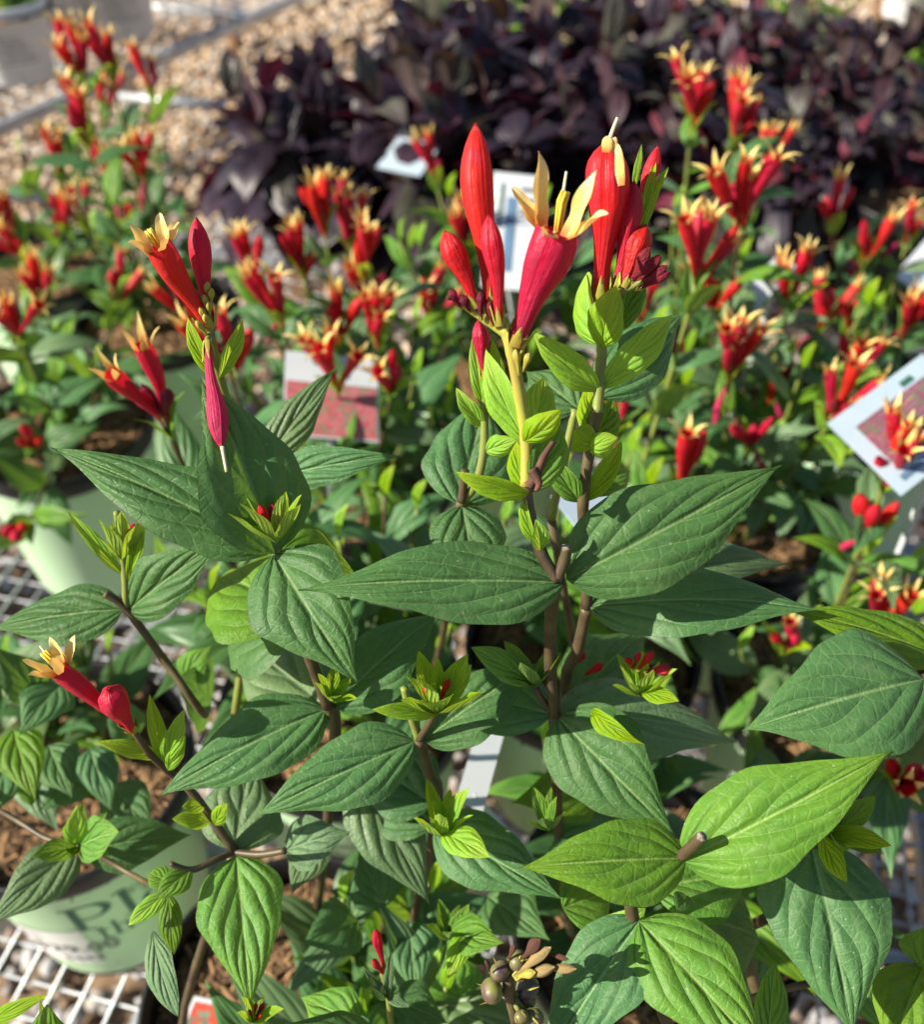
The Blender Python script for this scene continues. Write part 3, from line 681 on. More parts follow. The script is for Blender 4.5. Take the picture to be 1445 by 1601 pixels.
FM = [prof_mesh('flower_bud', BUD, .10, M['maroon'], ns=10, n=11, seed=33)]
def crown_mesh(seed):
    r = random.Random(seed); V = []; F = []; U = []; op = r.uniform(.3, .85)
    for k in range(5):
        a = k * 1.2566 + r.uniform(-.15, .15); el = op + r.uniform(-.2, .2); c = Vector((math.cos(a), 0, math.sin(a))); tg = Vector((-math.sin(a), 0, math.cos(a)))
        ln = r.uniform(.22, .34)
        for (q, wd) in ((0, .045), (.3, .042), (.65, .024), (1, .002)):
            e2 = el * (0.35 + 0.75 * q); p = Vector((0, .97, 0)) + c * .09 + (Vector((0, 1, 0)) * math.cos(e2) + c * math.sin(e2)) * ln * q
            for s, lift in ((-1, .012), (0, 0), (1, .012)): V.append(p + tg * wd * s + Vector((0, lift, 0))); U.append((s * .5 + .5, q))
        i = k * 12
        for m in range(3):
            for s in range(2): F.append((i + 3 * m + s, i + 3 * m + s + 1, i + 3 * m + s + 4, i + 3 * m + s + 3))
    return mesh('petals', V, F, M['yel'], U)
CR = [crown_mesh(i) for i in range(6)]
def put_leaf(par, mat, B, dr, n, ln, wsc=1.0, r=rnd, name='leaf'):
    m4, _ = frame(B, B + dr * ln, n)
    if wsc != 1.0: m4 = m4 @ Matrix.Diagonal((wsc, 1, 1, 1))
    return obj(name, r.choice(VAR[mat]), par, m4)
def head(par, top, ax, s, n, r, openf=0.7):
    x = ax.orthogonal().normalized()
    for k in range(n):
        a = k * 2.4 + r.random(); el = r.uniform(.05, .55) if k else 0.08
        rd = Quaternion(ax, a) @ x; dr = (ax * math.cos(el) + rd * math.sin(el)).normalized()
        B = top - ax * s * r.uniform(.0, .45) + rd * s * 0.03; ln = s * r.uniform(.85, 1.1)
        m4, _ = frame(B, B + dr * ln, rd)
        if r.random() < openf:
            f = obj('flower', r.choice(FT), par, m4); c = obj('petals', r.choice(CR), f, m4)
        else:
            m4 = m4 @ Matrix.Diagonal((1, r.uniform(.55, 1.0), 1, 1)); obj('flower_bud', r.choice(FB + FB + FM + FS), par, m4)
        if k == n - 1 and r.random() < .22:
            dn = (rd - UPZ * 1.6).normalized(); m5, _ = frame(B, B + dn * s * .8, rd); obj('withered_flower', FW_[0], par, m5)
def grow(key, top, s=0.05, n=4, r=None, leafy=1.0, flower=True, openf=0.7, lmin=.05, lmax=.085, mats=('d', 'd', 'm', 'g'), node=0.062, cut=None):
    t, rt, _ = PL[key]; r = r or rnd
    top = W(top); off = Vector((top.x - rt.x, top.y - rt.y, 0)); B = rt + off * min(1, 0.045 / max(off.length, 1e-4)) * r.uniform(.5, 1)
    h = top.z - B.z; c1 = B + UPZ * h * .45 + off * .15; c2 = top - UPZ * h * .3 - off * .10
    P = [(B * (1 - q) ** 3 + c1 * 3 * q * (1 - q) ** 2 + c2 * 3 * q * q * (1 - q) + top * q ** 3) for q in [i / 9 for i in range(10)]]
    V, F, U = tube_data([p - B for p in P], [0.0026 - 0.0010 * i / 9 for i in range(10)], 6)
    obj('stem', mesh('stem', V, F, M['stem_g' if r.random() < .6 else 'stem_b'], U), t, Matrix.Translation(B))
    ax = (P[-1] - P[-2]).normalized()
    hn = 0.045; a0 = r.random() * 3.14; L_ = (top - B).length
    while hn < L_ - 0.02:
        q = min(0.999, hn / L_); i = int(q * 9); fr = q * 9 - i; p = P[i].lerp(P[i + 1], fr); tx = (P[i + 1] - P[i]).normalized(); x = tx.orthogonal().normalized()
        for sgn in (0, 1):
            if r.random() > leafy: continue
            rd = Quaternion(tx, a0 + sgn * math.pi + r.uniform(-.3, .3)) @ x; el = R_(r.uniform(5, 42)) + (0.25 if q > .85 else 0)
            dr = (rd * math.cos(el) + tx * math.sin(el)).normalized(); ln = r.uniform(lmin, lmax) * (1.05 if .3 < q < .85 else .8) * (0.62 if q > .9 else 1)
            mt = r.choice(mats) if q < .85 else r.choice(('m', 'y', 'm', 'd'))
            put_leaf(t, mt, p, dr, (tx * math.cos(el) - rd * math.sin(el) + Vector((r.uniform(-.3, .3), r.uniform(-.3, .3), .2))), ln, r=r)
        a0 += 1.57 + r.uniform(-.25, .25); hn += node * r.uniform(.8, 1.2)
    if flower:
        for k in range(2):
            rd = Quaternion(ax, k * 3.14 + a0) @ ax.orthogonal().normalized()
            put_leaf(t, r.choice(('y', 'm')), top - ax * s * .5, (ax + rd * .6).normalized(), (ax - rd), s * r.uniform(.6, .9), r=r, name='bract')
        head(t, top, ax, s, n, r, openf)
    return P
CL = [(120,85,70,5),(170,75,70,4),(235,115,62,3),(128,180,75,5),(165,150,55,3),(175,250,65,4),(222,235,68,4),(205,315,62,3),(12,320,65,3),(95,325,62,3),(125,320,62,2),(35,375,66,3),(25,490,90,4),(180,425,70,2),
 (430,450,90,3),(505,310,80,5),(570,380,90,5),(575,445,80,3),(530,490,85,4),(590,490,88,4),(525,560,95,3),(612,570,95,2),(250,600,135,4),(350,515,110,3),(680,450,80,4),(730,350,75,3),(45,665,80,2),(35,800,85,2),
 (1085,145,85,5),(1150,185,78,5),(1200,230,72,3),(1160,300,100,6),(1095,385,105,5),(1305,315,75,4),(1355,370,75,3),(1425,335,75,3),(1240,430,90,3),(1290,470,80,3),(1330,485,75,2),(1145,535,100,4),(1050,530,85,3),(1210,580,85,2),
 (1305,615,98,4),(1390,705,110,5),(1360,805,105,3),(1375,945,105,3),(1230,970,105,2),(970,625,100,1),(1070,715,100,2),(1175,660,95,2),(1000,465,80,2),(470,380,82,4),(545,335,78,4),(395,400,84,3),(300,470,86,3),(60,430,75,3),(90,240,62,4),(1120,450,92,3),(1330,560,92,3),(1420,480,80,3),(1420,1180,130,4),(680,250,65,3)]
BUDDY = {(180,425),(1230,970),(1070,715),(1175,660),(1290,470),(1330,485),(35,800),(45,665),(680,250),(1360,805),(1210,580),(1050,530),(95,325),(205,315)}
for (px, py, s, n) in CL:
    d = 82 / s; p = at(px, py + s * 0.30, d)
    key = min(POTS, key=lambda k: (Vector((*POTS[k][0], 0)) - Vector((p.x, p.y, 0))).length + (0.12 if k in 'FHGR' else 0))
    sz = 0.053
    grow(key, p, sz, n + 1, random.Random(px * 7 + py), openf=0.12 if (px, py) in BUDDY else 0.66, leafy=.95)
# leafy shoots without flowers that fill the pots
fr = random.Random(21)
for key in POTS:
    k = {'H': 11, 'R': 13, 'F': 8, 'G': 7, 'L1': 8, 'M1': 18, 'M2': 18, 'X': 6, 'R5': 4, 'L2': 13, 'N1': 17, 'N2': 12, 'N3': 8, 'A': 8, 'R4': 14, 'B': 4}.get(key, 6)
    for i in range(k):
        a = i * 2.4 + fr.random(); q = fr.uniform(.03, .13); base = PL[key][1] - UPZ * .02
        hmax = {'H': .24, 'R': .26, 'F': .15, 'G': .17, 'L1': .16, 'X': .18, 'L2': .22, 'M1': .30, 'M2': .30, 'A': .26, 'B': .20}.get(key, .27)
        if key == 'L1': a = R_(50 + 45 * i % 120); q *= .7
        if key == 'H' and math.cos(a - R_(150)) > 0: a += 3.14
        top = Vector((base.x + q * math.cos(a), base.y + q * math.sin(a), base.z + fr.uniform(.5, 1) * hmax))
        grow(key, top, .04, 0, fr, flower=False, lmin=.05, lmax=.09, mats=('d', 'd', 'm', 'g'), node=.05)
        put_leaf(PL[key][0], 'y', top, Vector((.3, .2, 1)).normalized(), Vector((-.5, -.5, .4)), .03, r=fr, name='bract')

exec_hero = True
# ------------------------------------------------------------------ the near plants, leaf by leaf
H, RR, FF, GG, L1p, M1p, M2p = (PL[k][0] for k in ('H', 'R', 'F', 'G', 'L1', 'M1', 'M2'))
rootp = {k: PL[k][1] for k in PL}
def root(k, dx=0, dy=0): return rootp[k] + Vector((dx, dy, 0))
def down(p, dz): return W(p) - UPZ * dz
# tallest plant: main stem, node with the cut stub
n1 = (871, 907, .415); n2 = (867, 1117, .472)
stem(RR, [root('R', -.05, -.03), root('R', -.085, -.06) + UPZ * .16, n2], .0028, .0028)
stem(RR, [n2, (861, 1040, .455), (862, 960, .434), n1], .0029, .0028)
stem(RR, [n1, (846, 862, .412), (829, 805, .407), (823, 755, .404)], .0027, .0023)
stem(RR, [(823, 760, .404), (823, 690, .40), (812, 615, .393), (800, 550, .387), (790, 515, .385)], .0026, .0024, 'stem_y')
stem(RR, [n1, (881, 880, .412), (886, 856, .409)], .0025, .0023, name='cut_stem', knob=False)
p0 = at(886, 856, .409); e = (p0 - at(881, 880, .412)).normalized(); V, F, U = tube_data([Vector(), e * .0004], [.0024, .0023], 10); obj('cut_end', mesh('cut_end', V, F, M['cut']), RR, Matrix.Translation(p0))
stem(RR, [root('R', -.06, 0), root('R', -.06, -.03) + UPZ * .18, (886, 1100, .50), (905, 1010, .475), (918, 950, .462)], .0030, .0028)
stem(RR, [(918, 950, .462), (916, 860, .45), (912, 780, .437), (925, 690, .427), (934, 640, .422)], .0028, .0024)
stem(RR, [(934, 645, .422), (938, 600, .42), (942, 520, .415), (941, 462, .41)], .0024, .0022, 'stem_g')
stem(RR, [(862, 812, .50), (880, 730, .49), (900, 640, .48)], .0022, .0020, 'stem_g'); stem(RR, [root('R', 0, .02), root('R', -.05, .02) + UPZ * .15, (862, 812, .50)], .0026, .0022)
stem(RR, [(868, 1118, .472), (850, 1098, .468), (838, 1075, .465)], .0018, .0015)
# broad leaves on the main node
L(RR, (884, 911, .415), (466, 922, .40), 138, 'd', roll=-6, bow=.05, k=.55, fold=.14, droop=.05)
L(RR, (886, 906, .417), (1222, 728, .43), 168, 'd', roll=10, bow=.05, k=.42, fold=.16, droop=.05, side=.01)
L(RR, (922, 948, .46), (1292, 957, .44), 120, 'd', roll=-8, bow=.07, k=.55, fold=.15)
L(RR, (930, 900, .48), (1235, 882, .50), 95, 'g', roll=-5, k=.5, fold=.2)
L(RR, (870, 1118, .472), (1056, 1305, .45), 165, 'd', roll=14, k=.35, fold=.20, bow=.05)
L(RR, (872, 1115, .475), (1150, 1160, .50), 115, 'g', roll=-10, k=.6, fold=.15)
L(RR, (865, 1118, .474), (640, 1075, .53), 90, 'd', k=.5)
L(RR, (925, 1110, .455), (1010, 1165, .44), 40, 'y', roll=40, fold=.6, bow=.10)
L(RR, (890, 1100, .50), (1010, 985, .55), 90, 'd', k=.4)
# bracts up stem A
L(RR, (828, 772, .402), (712, 738, .395), 44, 'y', roll=-30, fold=.75, bow=.09, k=.3, shape=hw_l)
L(RR, (818, 690, .398), (878, 640, .385), 52, 'y', roll=35, fold=.4, bow=.16, edge=.9, k=.3, shape=hw_l)
L(RR, (828, 700, .402), (760, 545, .40), 62, 'y', roll=-35, fold=.5, bow=.05, k=.2, shape=hw_l)
L(RR, (828, 690, .408), (850, 590, .42), 58, 'y', roll=20, fold=.4, k=.2, shape=hw_l)
L(RR, (836, 848, .408), (822, 775, .404), 26, 'y', roll=-40, fold=.7, k=.1, shape=hw_l); L(RR, (845, 860, .408), (838, 812, .400), 30, 'y', roll=20, fold=.6, k=.1, shape=hw_l)
L(RR, (830, 770, .404), (872, 660, .41), 60, 'm', roll=30, fold=.4, k=.2, shape=hw_l)
L(RR, (820, 770, .404), (808, 690, .41), 40, 'y', roll=-30, fold=.4, k=.2, shape=hw_l)
stem(RR, [(866, 690, .392), (850, 715, .394), (838, 745, .394), (828, 760, .395)], .0010, .0024, 'dry', name='withered_flower'); stem(RR, [(832, 735, .393), (843, 755, .392), (838, 768, .392)], .0022, .0008, 'dry', name='withered_flower')
# side shoot to the left of stem A
stem(M1p, [root('M1', .05, -.05), root('M1', .09, -.09) + UPZ * .2, (722, 785, .455)], .0026, .0024)
stem(M1p, [(722, 785, .455), (745, 755, .448), (757, 700, .442), (757, 630, .436), (758, 560, .432)], .0022, .0018, 'stem_g')
stem(M1p, [(722, 785, .452), (727, 735, .445)], .0021, .0019, 'stem_b', name='cut_stem')
L(M1p, (718, 790, .46), (758, 622, .49), 130, 'd', roll=8, k=.15, fold=.12, bow=.04)
L(M1p, (722, 790, .455), (742, 930, .45), 125, 'd', roll=-8, k=.5, fold=.15, bow=.1)
L(M1p, (758, 668, .44), (713, 606, .43), 34, 'y', roll=-25, fold=.6, k=.3, shape=hw_l); L(M1p, (760, 645, .44), (815, 640, .44), 40, 'y', roll=20, fold=.5, k=.3, shape=hw_l, bow=.12)
L(M1p, (758, 705, .442), (808, 688, .43), 38, 'y', roll=20, fold=.4, bow=.14, edge=.8, k=.3, shape=hw_l)
L(M1p, (757, 640, .436), (741, 520, .43), 34, 'y', roll=-10, fold=.6, k=.1, shape=hw_l); L(M1p, (762, 650, .436), (770, 530, .43), 40, 'y', roll=30, fold=.6, k=.1, shape=hw_l)
bud(M1p, (757, 590, .43), (748, 500, .425), 26)
# bracts and leaves up stem B
L(RR, (938, 612, .42), (834, 520, .405), 62, 'y', roll=-20, fold=.35, k=.2, bow=.06, droop=.08, shape=hw_l)
L(RR, (938, 608, .42), (1052, 492, .42), 66, 'y', roll=20, fold=.35, k=.2, shape=hw_l); L(RR, (935, 622, .435), (1068, 488, .47), 78, 'd', roll=10, k=.3, fold=.2)
L(RR, (942, 545, .415), (965, 445, .40), 72, 'y', roll=-15, fold=.35, k=.05, bow=.1, shape=hw_l); L(RR, (940, 540, .418), (920, 425, .425), 62, 'y', roll=-55, fold=.3, k=.0, shape=hw_l)
L(RR, (945, 520, .415), (1010, 440, .42), 50, 'y', roll=25, fold=.4, k=.1, shape=hw_l)
L(RR, (930, 700, .425), (918, 605, .435), 44, 'y', roll=-15, fold=.3, k=.0, shape=hw_l); L(RR, (925, 695, .427), (958, 625, .435), 50, 'm', roll=20, fold=.3, k=.0, shape=hw_l)
L(RR, (924, 698, .424), (898, 672, .412), 40, 'y', fold=.2, bow=.25, edge=.9, k=.2, shape=hw_l); L(RR, (922, 705, .422), (966, 684, .410), 42, 'y', fold=.2, bow=.28, edge=.9, k=.2, shape=hw_l)
L(RR, (907, 785, .437), (862, 714, .43), 42, 'm', roll=-20, fold=.5, k=.2, shape=hw_l); L(RR, (914, 785, .437), (972, 690, .44), 44, 'y', roll=30, fold=.4, k=.15, shape=hw_l); L(RR, (918, 775, .44), (985, 735, .46), 34, 'm', k=.3, shape=hw_l)
L(RR, (905, 640, .48), (822, 580, .50), 80, 'd', roll=0, k=.4, fold=.15)
# cluster A: buds and the open flower
stem(RR, [(795, 525, .385), (760, 500, .385), (718, 472, .383)], .0020, .0014, 'stem_y')
bud(RR, (772, 500, .385), (742, 192, .375), 54, bend=-.012, ridge=.05); bud(RR, (781, 505, .378), (763, 335, .368), 36, bend=.02); bud(RR, (744, 478, .382), (694, 360, .374), 40, bend=.02)
flower(RR, (806, 535, .385), (872, 362, .368), 76, [(843, 236, .362), (800, 293, .366), (934, 266, .352), (950, 332, .348), (848, 366, .345)], (886, 268, .360), lobew=23)
for (x0, y0, x1, y1, ww, mt) in ((720, 482, 703, 452, 15, 'maroon'), (735, 488, 722, 462, 14, 'maroon'), (752, 500, 751, 455, 14, 'maroon'), (770, 510, 765, 470, 12, 'maroon'), (712, 470, 698, 462, 10, 'dry')):
    bud(RR, (x0, y0, .382), (x1, y1, .378), ww, mt)
for (x0, y0, x1, y1) in ((815, 560, 822, 520), (818, 580, 828, 552), (812, 585, 806, 545)): bud(RR, (x0, y0, .386), (x1, y1, .382), 13, 'calyx')
# cluster B
bud(RR, (938, 470, .41), (950, 222, .392), 66, bend=.015, prof=SHUT, name='flower_bud')
stem(RR, [(951, 226, .39), (958, 205, .387), (966, 184, .384)], .0009, .0006, 'style', name='style', knob=False)
for (q0, q1, ww) in (((972, 290, .372), (966, 224, .378), 20), ((948, 238, .378), (951, 212, .386), 14), ((956, 240, .380), (962, 214, .386), 12)):
    o_ = L(RR, q0, q1, ww, 'y', k=0, fold=.1, shape=lance, pill=0, res=.5, name='petal'); o_.data.materials[0] = M['yel']
bud(RR, (962, 455, .408), (991, 282, .398), 40, bend=.02); bud(RR, (975, 448, .404), (1010, 350, .402), 40, bend=-.02); bud(RR, (990, 350, .415), (1029, 228, .408), 24, bend=.02)
for (x0, y0, x1, y1, ww) in ((985, 448, 1016, 386, 20), (990, 450, 1034, 398, 20), (995, 452, 1045, 415, 17), (1000, 452, 1050, 425, 14), (984, 440, 1022, 405, 22)): bud(RR, (x0, y0, .404), (x1, y1, .397), ww, 'maroon')
stem(RR, [(941, 470, .41), (975, 455, .405), (1005, 440, .402)], .0018, .0012, 'stem_g')
L(RR, (960, 450, .412), (1025, 245, .408), 26, 'y', roll=25, fold=.5, k=0, shape=hw_l); L(RR, (975, 420, .415), (1046, 262, .41), 34, 'y', roll=-25, fold=.5, k=0, shape=hw_l); L(RR, (990, 300, .415), (1004, 225, .412), 14, 'y', fold=.5, k=0, shape=hw_l)
L(RR, (962, 520, .41), (1000, 420, .415), 44, 'm', roll=20, fold=.4, k=0, shape=hw_l)
bud(RR, (972, 300, .41), (975, 268, .40), 16, 'calyx')
# left tall plant with hanging withered bloom
stem(H, [root('H', 0, .02), root('H', .03, .02) + UPZ * .18, (524, 1145, .50), (512, 1105, .475)], .0030, .0028)
stem(H, [(512, 1105, .475), (485, 1030, .46), (462, 960, .448), (432, 862, .43)], .0028, .0024)
stem(H, [root('H', -.03, .05), root('H', -.02, .06) + UPZ * .25, (420, 800, .50), (378, 690, .475), (346, 600, .45), (328, 520, .432)], .0026, .0020, 'stem_g')
flower(H, (326, 512, .43), (246, 385, .408), 46, [(202, 350, .40), (199, 379, .398), (249, 332, .41), (279, 346, .415), (262, 372, .388)], (233, 360, .404), lobew=17)
bud(H, (331, 505, .43), (307, 339, .42), 35, bend=-.015)
bud(H, (324, 538, .425), (347, 702, .415), 33, 'pink', bend=.01); stem(H, [(347, 698, .414), (354, 738, .413)], .0009, .0006, 'style', name='style', knob=False); stem(H, [(328, 520, .43), (324, 532, .427), (323, 542, .425)], .0012, .0012, 'stem_g')
for i in range(7): bud(H, (324 + i % 2 * 4, 525 - i * 9, .428), (306 + i * 3 + (i % 2) * 10, 500 - i * 10, .422), 11, 'calyx')
L(H, (332, 590, .44), (293, 495, .435), 30, 'y', roll=-30, fold=.5, k=0, shape=hw_l); L(H, (342, 592, .44), (379, 498, .44), 34, 'y', roll=20, fold=.5, k=0, shape=hw_l)
L(H, (430, 866, .428), (312, 588, .425), 176, 'd', roll=22, k=.15, fold=.30, bow=.06, droop=.02)
L(H, (425, 858, .44), (78, 700, .44), 128, 'd', roll=-4, k=.5, fold=.16, bow=.06)
L(H, (428, 866, .428), (561, 1072, .405), 168, 'd', roll=10, k=.4, fold=.25, bow=.08, droop=.06)
L(H, (415, 720, .49), (527, 572, .50), 66, 'g', roll=5, k=.3); L(H, (430, 745, .485), (630, 712, .47), 66, 'd', roll=8, k=.4, fold=.25)
L(H, (440, 862, .435), (560, 905, .46), 80, 'm', roll=-5, k=.5)
L(H, (508, 1110, .476), (246, 1246, .455), 128, 'd', roll=4, k=.45, fold=.12, bow=.06)
L(H, (520, 1105, .478), (695, 952, .50), 118, 'd', roll=-2, k=.5, fold=.16)
L(H, (465, 965, .45), (340, 900, .50), 120, 'm', roll=6, k=.5); L(H, (470, 975, .46), (355, 1010, .52), 90, 'd', k=.5); L(H, (508, 1105, .49), (380, 1010, .55), 100, 'g', k=.5)
rosette(H, (432, 850, .42), (418, 740, .415), 128, 9, seed=1, bits=5); rosette(H, (515, 1095, .465), (540, 1040, .45), 62, 8, seed=2)
# third shoot with lime rosette
stem(H, [root('H', .05, .0), root('H', .08, 0) + UPZ * .12, (683, 1275, .50), (672, 1210, .485), (655, 1155, .468)], .0026, .0024, 'stem_b'); stem(H, [(655, 1155, .468), (640, 1110, .46), (632, 1075, .455)], .0022, .0018, 'stem_g'); stem(H, [(656, 1155, .466), (672, 1130, .455), (682, 1110, .445)], .0018, .0016)
rosette(H, (683, 1118, .443), (690, 1005, .425), 125, 10, seed=3, spread=.8, bits=2)
L(H, (682, 1118, .443), (580, 1110, .43), 34, 'y', fold=.5, k=.3, shape=hw_l)
L(H, (648, 1160, .468), (398, 1277, .45), 128, 'd', roll=-4, k=.45, fold=.12, bow=.07); L(H, (662, 1158, .468), (850, 1035, .48), 112, 'd', roll=-4, k=.5, fold=.2)
L(H, (678, 1258, .50), (552, 1180, .53), 110, 'd', k=.5); L(H, (560, 1215, .515), (672, 1415, .50), 128, 'g', roll=-8, k=.4, fold=.15); L(H, (680, 1290, .50), (565, 1215, .54), 100, 'd', k=.5)
rosette(H, (690, 1310, .47), (705, 1210, .46), 95, 7, seed=4); L(H, (690, 1300, .47), (765, 1340, .45), 52, 'y', k=.5, fold=.2, shape=hw_l)
L(H, (680, 1290, .49), (882, 1408, .465), 118, 'd', roll=10, k=.5, fold=.25)
# left shoot with leaf pair
stem(M1p, [root('M1', -.06, -.03), root('M1', -.10, -.06) + UPZ * .12, (320, 1117, .53), (255, 1030, .50), (195, 950, .485), (163, 928, .48)], .0022, .0020)
stem(M1p, [(196, 948, .485), (195, 900, .48), (186, 840, .475), (182, 800, .47)], .0019, .0015, 'stem_g')
L(M1p, (192, 953, .484), (-12, 985, .49), 84, 'd', roll=0, k=.5, fold=.15); L(M1p, (200, 955, .486), (356, 838, .47), 88, 'd', roll=8, k=.4, fold=.3)
rosette(M1p, (192, 880, .478), (182, 760, .47), 110, 8, seed=5, spread=.6, bits=5)
L(M1p, (192, 900, .48), (105, 800, .47), 30, 'y', fold=.5, k=.2, shape=hw_l); L(M1p, (200, 910, .48), (226, 808, .475), 28, 'y', fold=.5, k=.2, shape=hw_l)
# low flower at the left
flower(H, (208, 1142, .45), (92, 1047, .43), 32, [(34, 1032, .42), (42, 1056, .418), (77, 995, .43), (117, 992, .435), (80, 1030, .415)], (62, 1010, .425), lobew=14)
bud(H, (205, 1140, .448), (168, 1078, .43), 46, prof=SHUT); stem(H, [(206, 1140, .45), (235, 1180, .46), (262, 1205, .47), (305, 1245, .478), (366, 1330, .49)], .0015, .0022, 'stem_b')
L(H, (255, 1190, .465), (233, 1085, .455), 32, 'y', fold=.5, k=.1, shape=hw_l); L(H, (258, 1195, .465), (288, 1108, .455), 34, 'y', fold=.5, k=.1, shape=hw_l); L(H, (252, 1185, .465), (150, 1160, .45), 34, 'y', fold=.4, k=.4, shape=hw_l); L(H, (262, 1205, .466), (290, 1150, .46), 26, 'y', fold=.4, k=.1, shape=hw_l)
stem(H, [root('H', -.05, -.02), root('H', -.06, -.04) + UPZ * .10, (366, 1332, .492)], .0026, .0024); stem(H, [(366, 1332, .49), (405, 1336, .485), (446, 1330, .48)], .0018, .0016); stem(H, [(366, 1332, .49), (335, 1345, .482), (300, 1360, .475), (265, 1350, .47)], .0018, .0014)
L(H, (366, 1330, .49), (392, 1190, .52), 128, 'g', roll=0, k=.2, fold=.12); L(H, (369, 1338, .488), (392, 1580, .455), 142, 'm', roll=-4, k=.4, fold=.2, bow=.07)
L(H, (320, 1260, .48), (284, 1262, .47), 26, 'y', k=.4, shape=hw_l); L(H, (330, 1285, .482), (268, 1280, .47), 34, 'y', k=.4, shape=hw_l); L(H, (335, 1290, .48), (355, 1255, .47), 20, 'y', k=.3, shape=hw_l)
L(H, (300, 1358, .475), (245, 1405, .46), 42, 'm', k=.4, shape=hw_l); L(H, (262, 1395, .47), (200, 1447, .46), 40, 'y', k=.4, shape=hw_l); L(H, (262, 1395, .475), (272, 1492, .47), 38, 'm', k=.3, shape=hw_l); L(H, (265, 1380, .475), (232, 1365, .48), 34, 'm', k=.3, shape=hw_l)
L(H, (238, 1455, .49), (278, 1590, .47), 46, 'g', roll=25, k=.2, fold=.3, shape=hw_l)
# bottom left
stem(L1p, [root('L1', -.03, -.04), (-70, 1225, .60), (-30, 1250, .56), (30, 1285, .55), (75, 1312, .54), (130, 1325, .53), (210, 1370, .52), (262, 1395, .475)], .0018, .0014, 'stem_b')
rosette(L1p, (122, 1325, .525), (120, 1260, .49), 74, 5, 'm', seed=6, spread=1.1)
L(L1p, (118, 1328, .53), (-20, 1450, .50), 92, 'g', k=.4, fold=.2); L(L1p, (130, 1330, .535), (300, 1305, .56), 88, 'd', k=.5)
L(L1p, (118, 1322, .52), (120, 1260, .50), 28, 'y', k=.1, shape=hw_l); L(L1p, (122, 1325, .52), (186, 1300, .50), 38, 'm', k=.4, shape=hw_l); L(L1p, (118, 1326, .52), (50, 1338, .50), 32, 'm', k=.4, shape=hw_l)
L(FF, (-25, 1605, .46), (76, 1555, .45), 24, 'y', k=.3, bow=.12, shape=hw_l); L(FF, (75, 1650, .46), (72, 1570, .45), 40, 'm', k=.2, shape=hw_l); L(FF, (90, 1660, .46), (60, 1560, .47), 18, 'y', k=.2, shape=hw_l)
for (b_, t_, w_, m_) in (((60, 1090, .60), (-10, 1010, .58), 70, 'd'), ((95, 1070, .60), (30, 1150, .57), 74, 'd'), ((20, 1140, .58), (55, 1255, .55), 70, 'm'), ((75, 1165, .60), (112, 1250, .57), 62, 'd'), ((10, 1100, .60), (90, 1020, .62), 60, 'g'),
                     ((330, 1100, .60), (270, 1060, .56), 66, 'd'), ((285, 1060, .58), (330, 1010, .58), 50, 'm'), ((140, 1170, .62), (175, 1270, .60), 66, 'd'), ((20, 1180, .6), (-30, 1290, .56), 80, 'd'), ((150, 1200, .62), (60, 1270, .59), 72, 'd'), ((175, 1230, .62), (240, 1300, .60), 70, 'd'), ((40, 1200, .62), (90, 1300, .60), 66, 'g'), ((215, 1150, .63), (160, 1090, .62), 60, 'd'), ((90, 1240, .62), (10, 1230, .60), 60, 'm')): L(L1p, b_, t_, w_, m_, k=.5, res=.7)
for (b_, t_, w_, m_) in (((560, 1440, .56), (470, 1480, .53), 80, 'd'), ((600, 1420, .56), (560, 1330, .56), 84, 'd'), ((640, 1440, .56), (650, 1560, .53), 80, 'd'), ((470, 1330, .53), (452, 1345, .52), 40, 'g'), ((445, 1330, .50), (548, 1300, .50), 84, 'g'),
                     ((500, 1300, .55), (455, 1400, .53), 74, 'g'), ((760, 1400, .58), (860, 1470, .54), 84, 'd'), ((930, 1240, .56), (800, 1255, .54), 90, 'm'), ((960, 1280, .56), (850, 1340, .54), 80, 'd'), ((720, 1560, .55), (700, 1480, .54), 70, 'm'), ((640, 1330, .58), (600, 1290, .56), 60, 'd')): L(H, b_, t_, w_, m_, k=.5, res=.7)
# lower right: leaf pair with pale stub
g1 = (1066, 1338, .402)
stem(GG, [root('G', -.06, .02), root('G', -.14, .03) + UPZ * .12, (990, 1440, .44), g1], .0030, .0028); stem(GG, [g1, (1082, 1324, .396), (1098, 1308, .390)], .0025, .0023, name='cut_stem', knob=False)
p0 = at(1098, 1308, .390); e = (p0 - at(1082, 1324, .396)).normalized(); V, F, U = tube_data([Vector(), e * .0004], [.0022, .0021], 10); obj('cut_end', mesh('cut_end', V, F, M['cut']), GG, Matrix.Translation(p0))
L(GG, (1074, 1342, .402), (811, 1357, .39), 134, 'm', roll=-4, k=.45, fold=.12, bow=.06); L(GG, (1066, 1345, .402), (1396, 1174, .40), 168, 'm', roll=0, k=.45, fold=.14, bow=.06, side=.02)
L(GG, (1000, 1440, .435), (1215, 1680, .40), 165, 'm', roll=-4, k=.4, fold=.12, bow=.05); L(GG, (1002, 1438, .437), (845, 1680, .42), 140, 'd', roll=8, k=.4, fold=.3, bow=.05)
L(GG, (1268, 1318, .44), (1335, 1625, .415), 205, 'd', roll=-6, k=.35, fold=.16, bow=.05); L(GG, (1200, 1640, .43), (1212, 1503, .435), 52, 'm', roll=0, k=.1, shape=hw_l)
stem(GG, [(1268, 1318, .44), (1240, 1420, .47), (1180, 1540, .52), root('G', -.02, 0)], .0026, .0030); stem(GG, [(1500, 1505, .45), (1440, 1512, .45), (1370, 1516, .46), (1180, 1560, .48), (1130, 1600, .50)], .0018, .0018)
L(GG, (1444, 1512, .445), (1385, 1660, .43), 120, 'm', k=.4); L(GG, (1440, 1512, .445), (1475, 1440, .44), 80, 'm', k=.3)
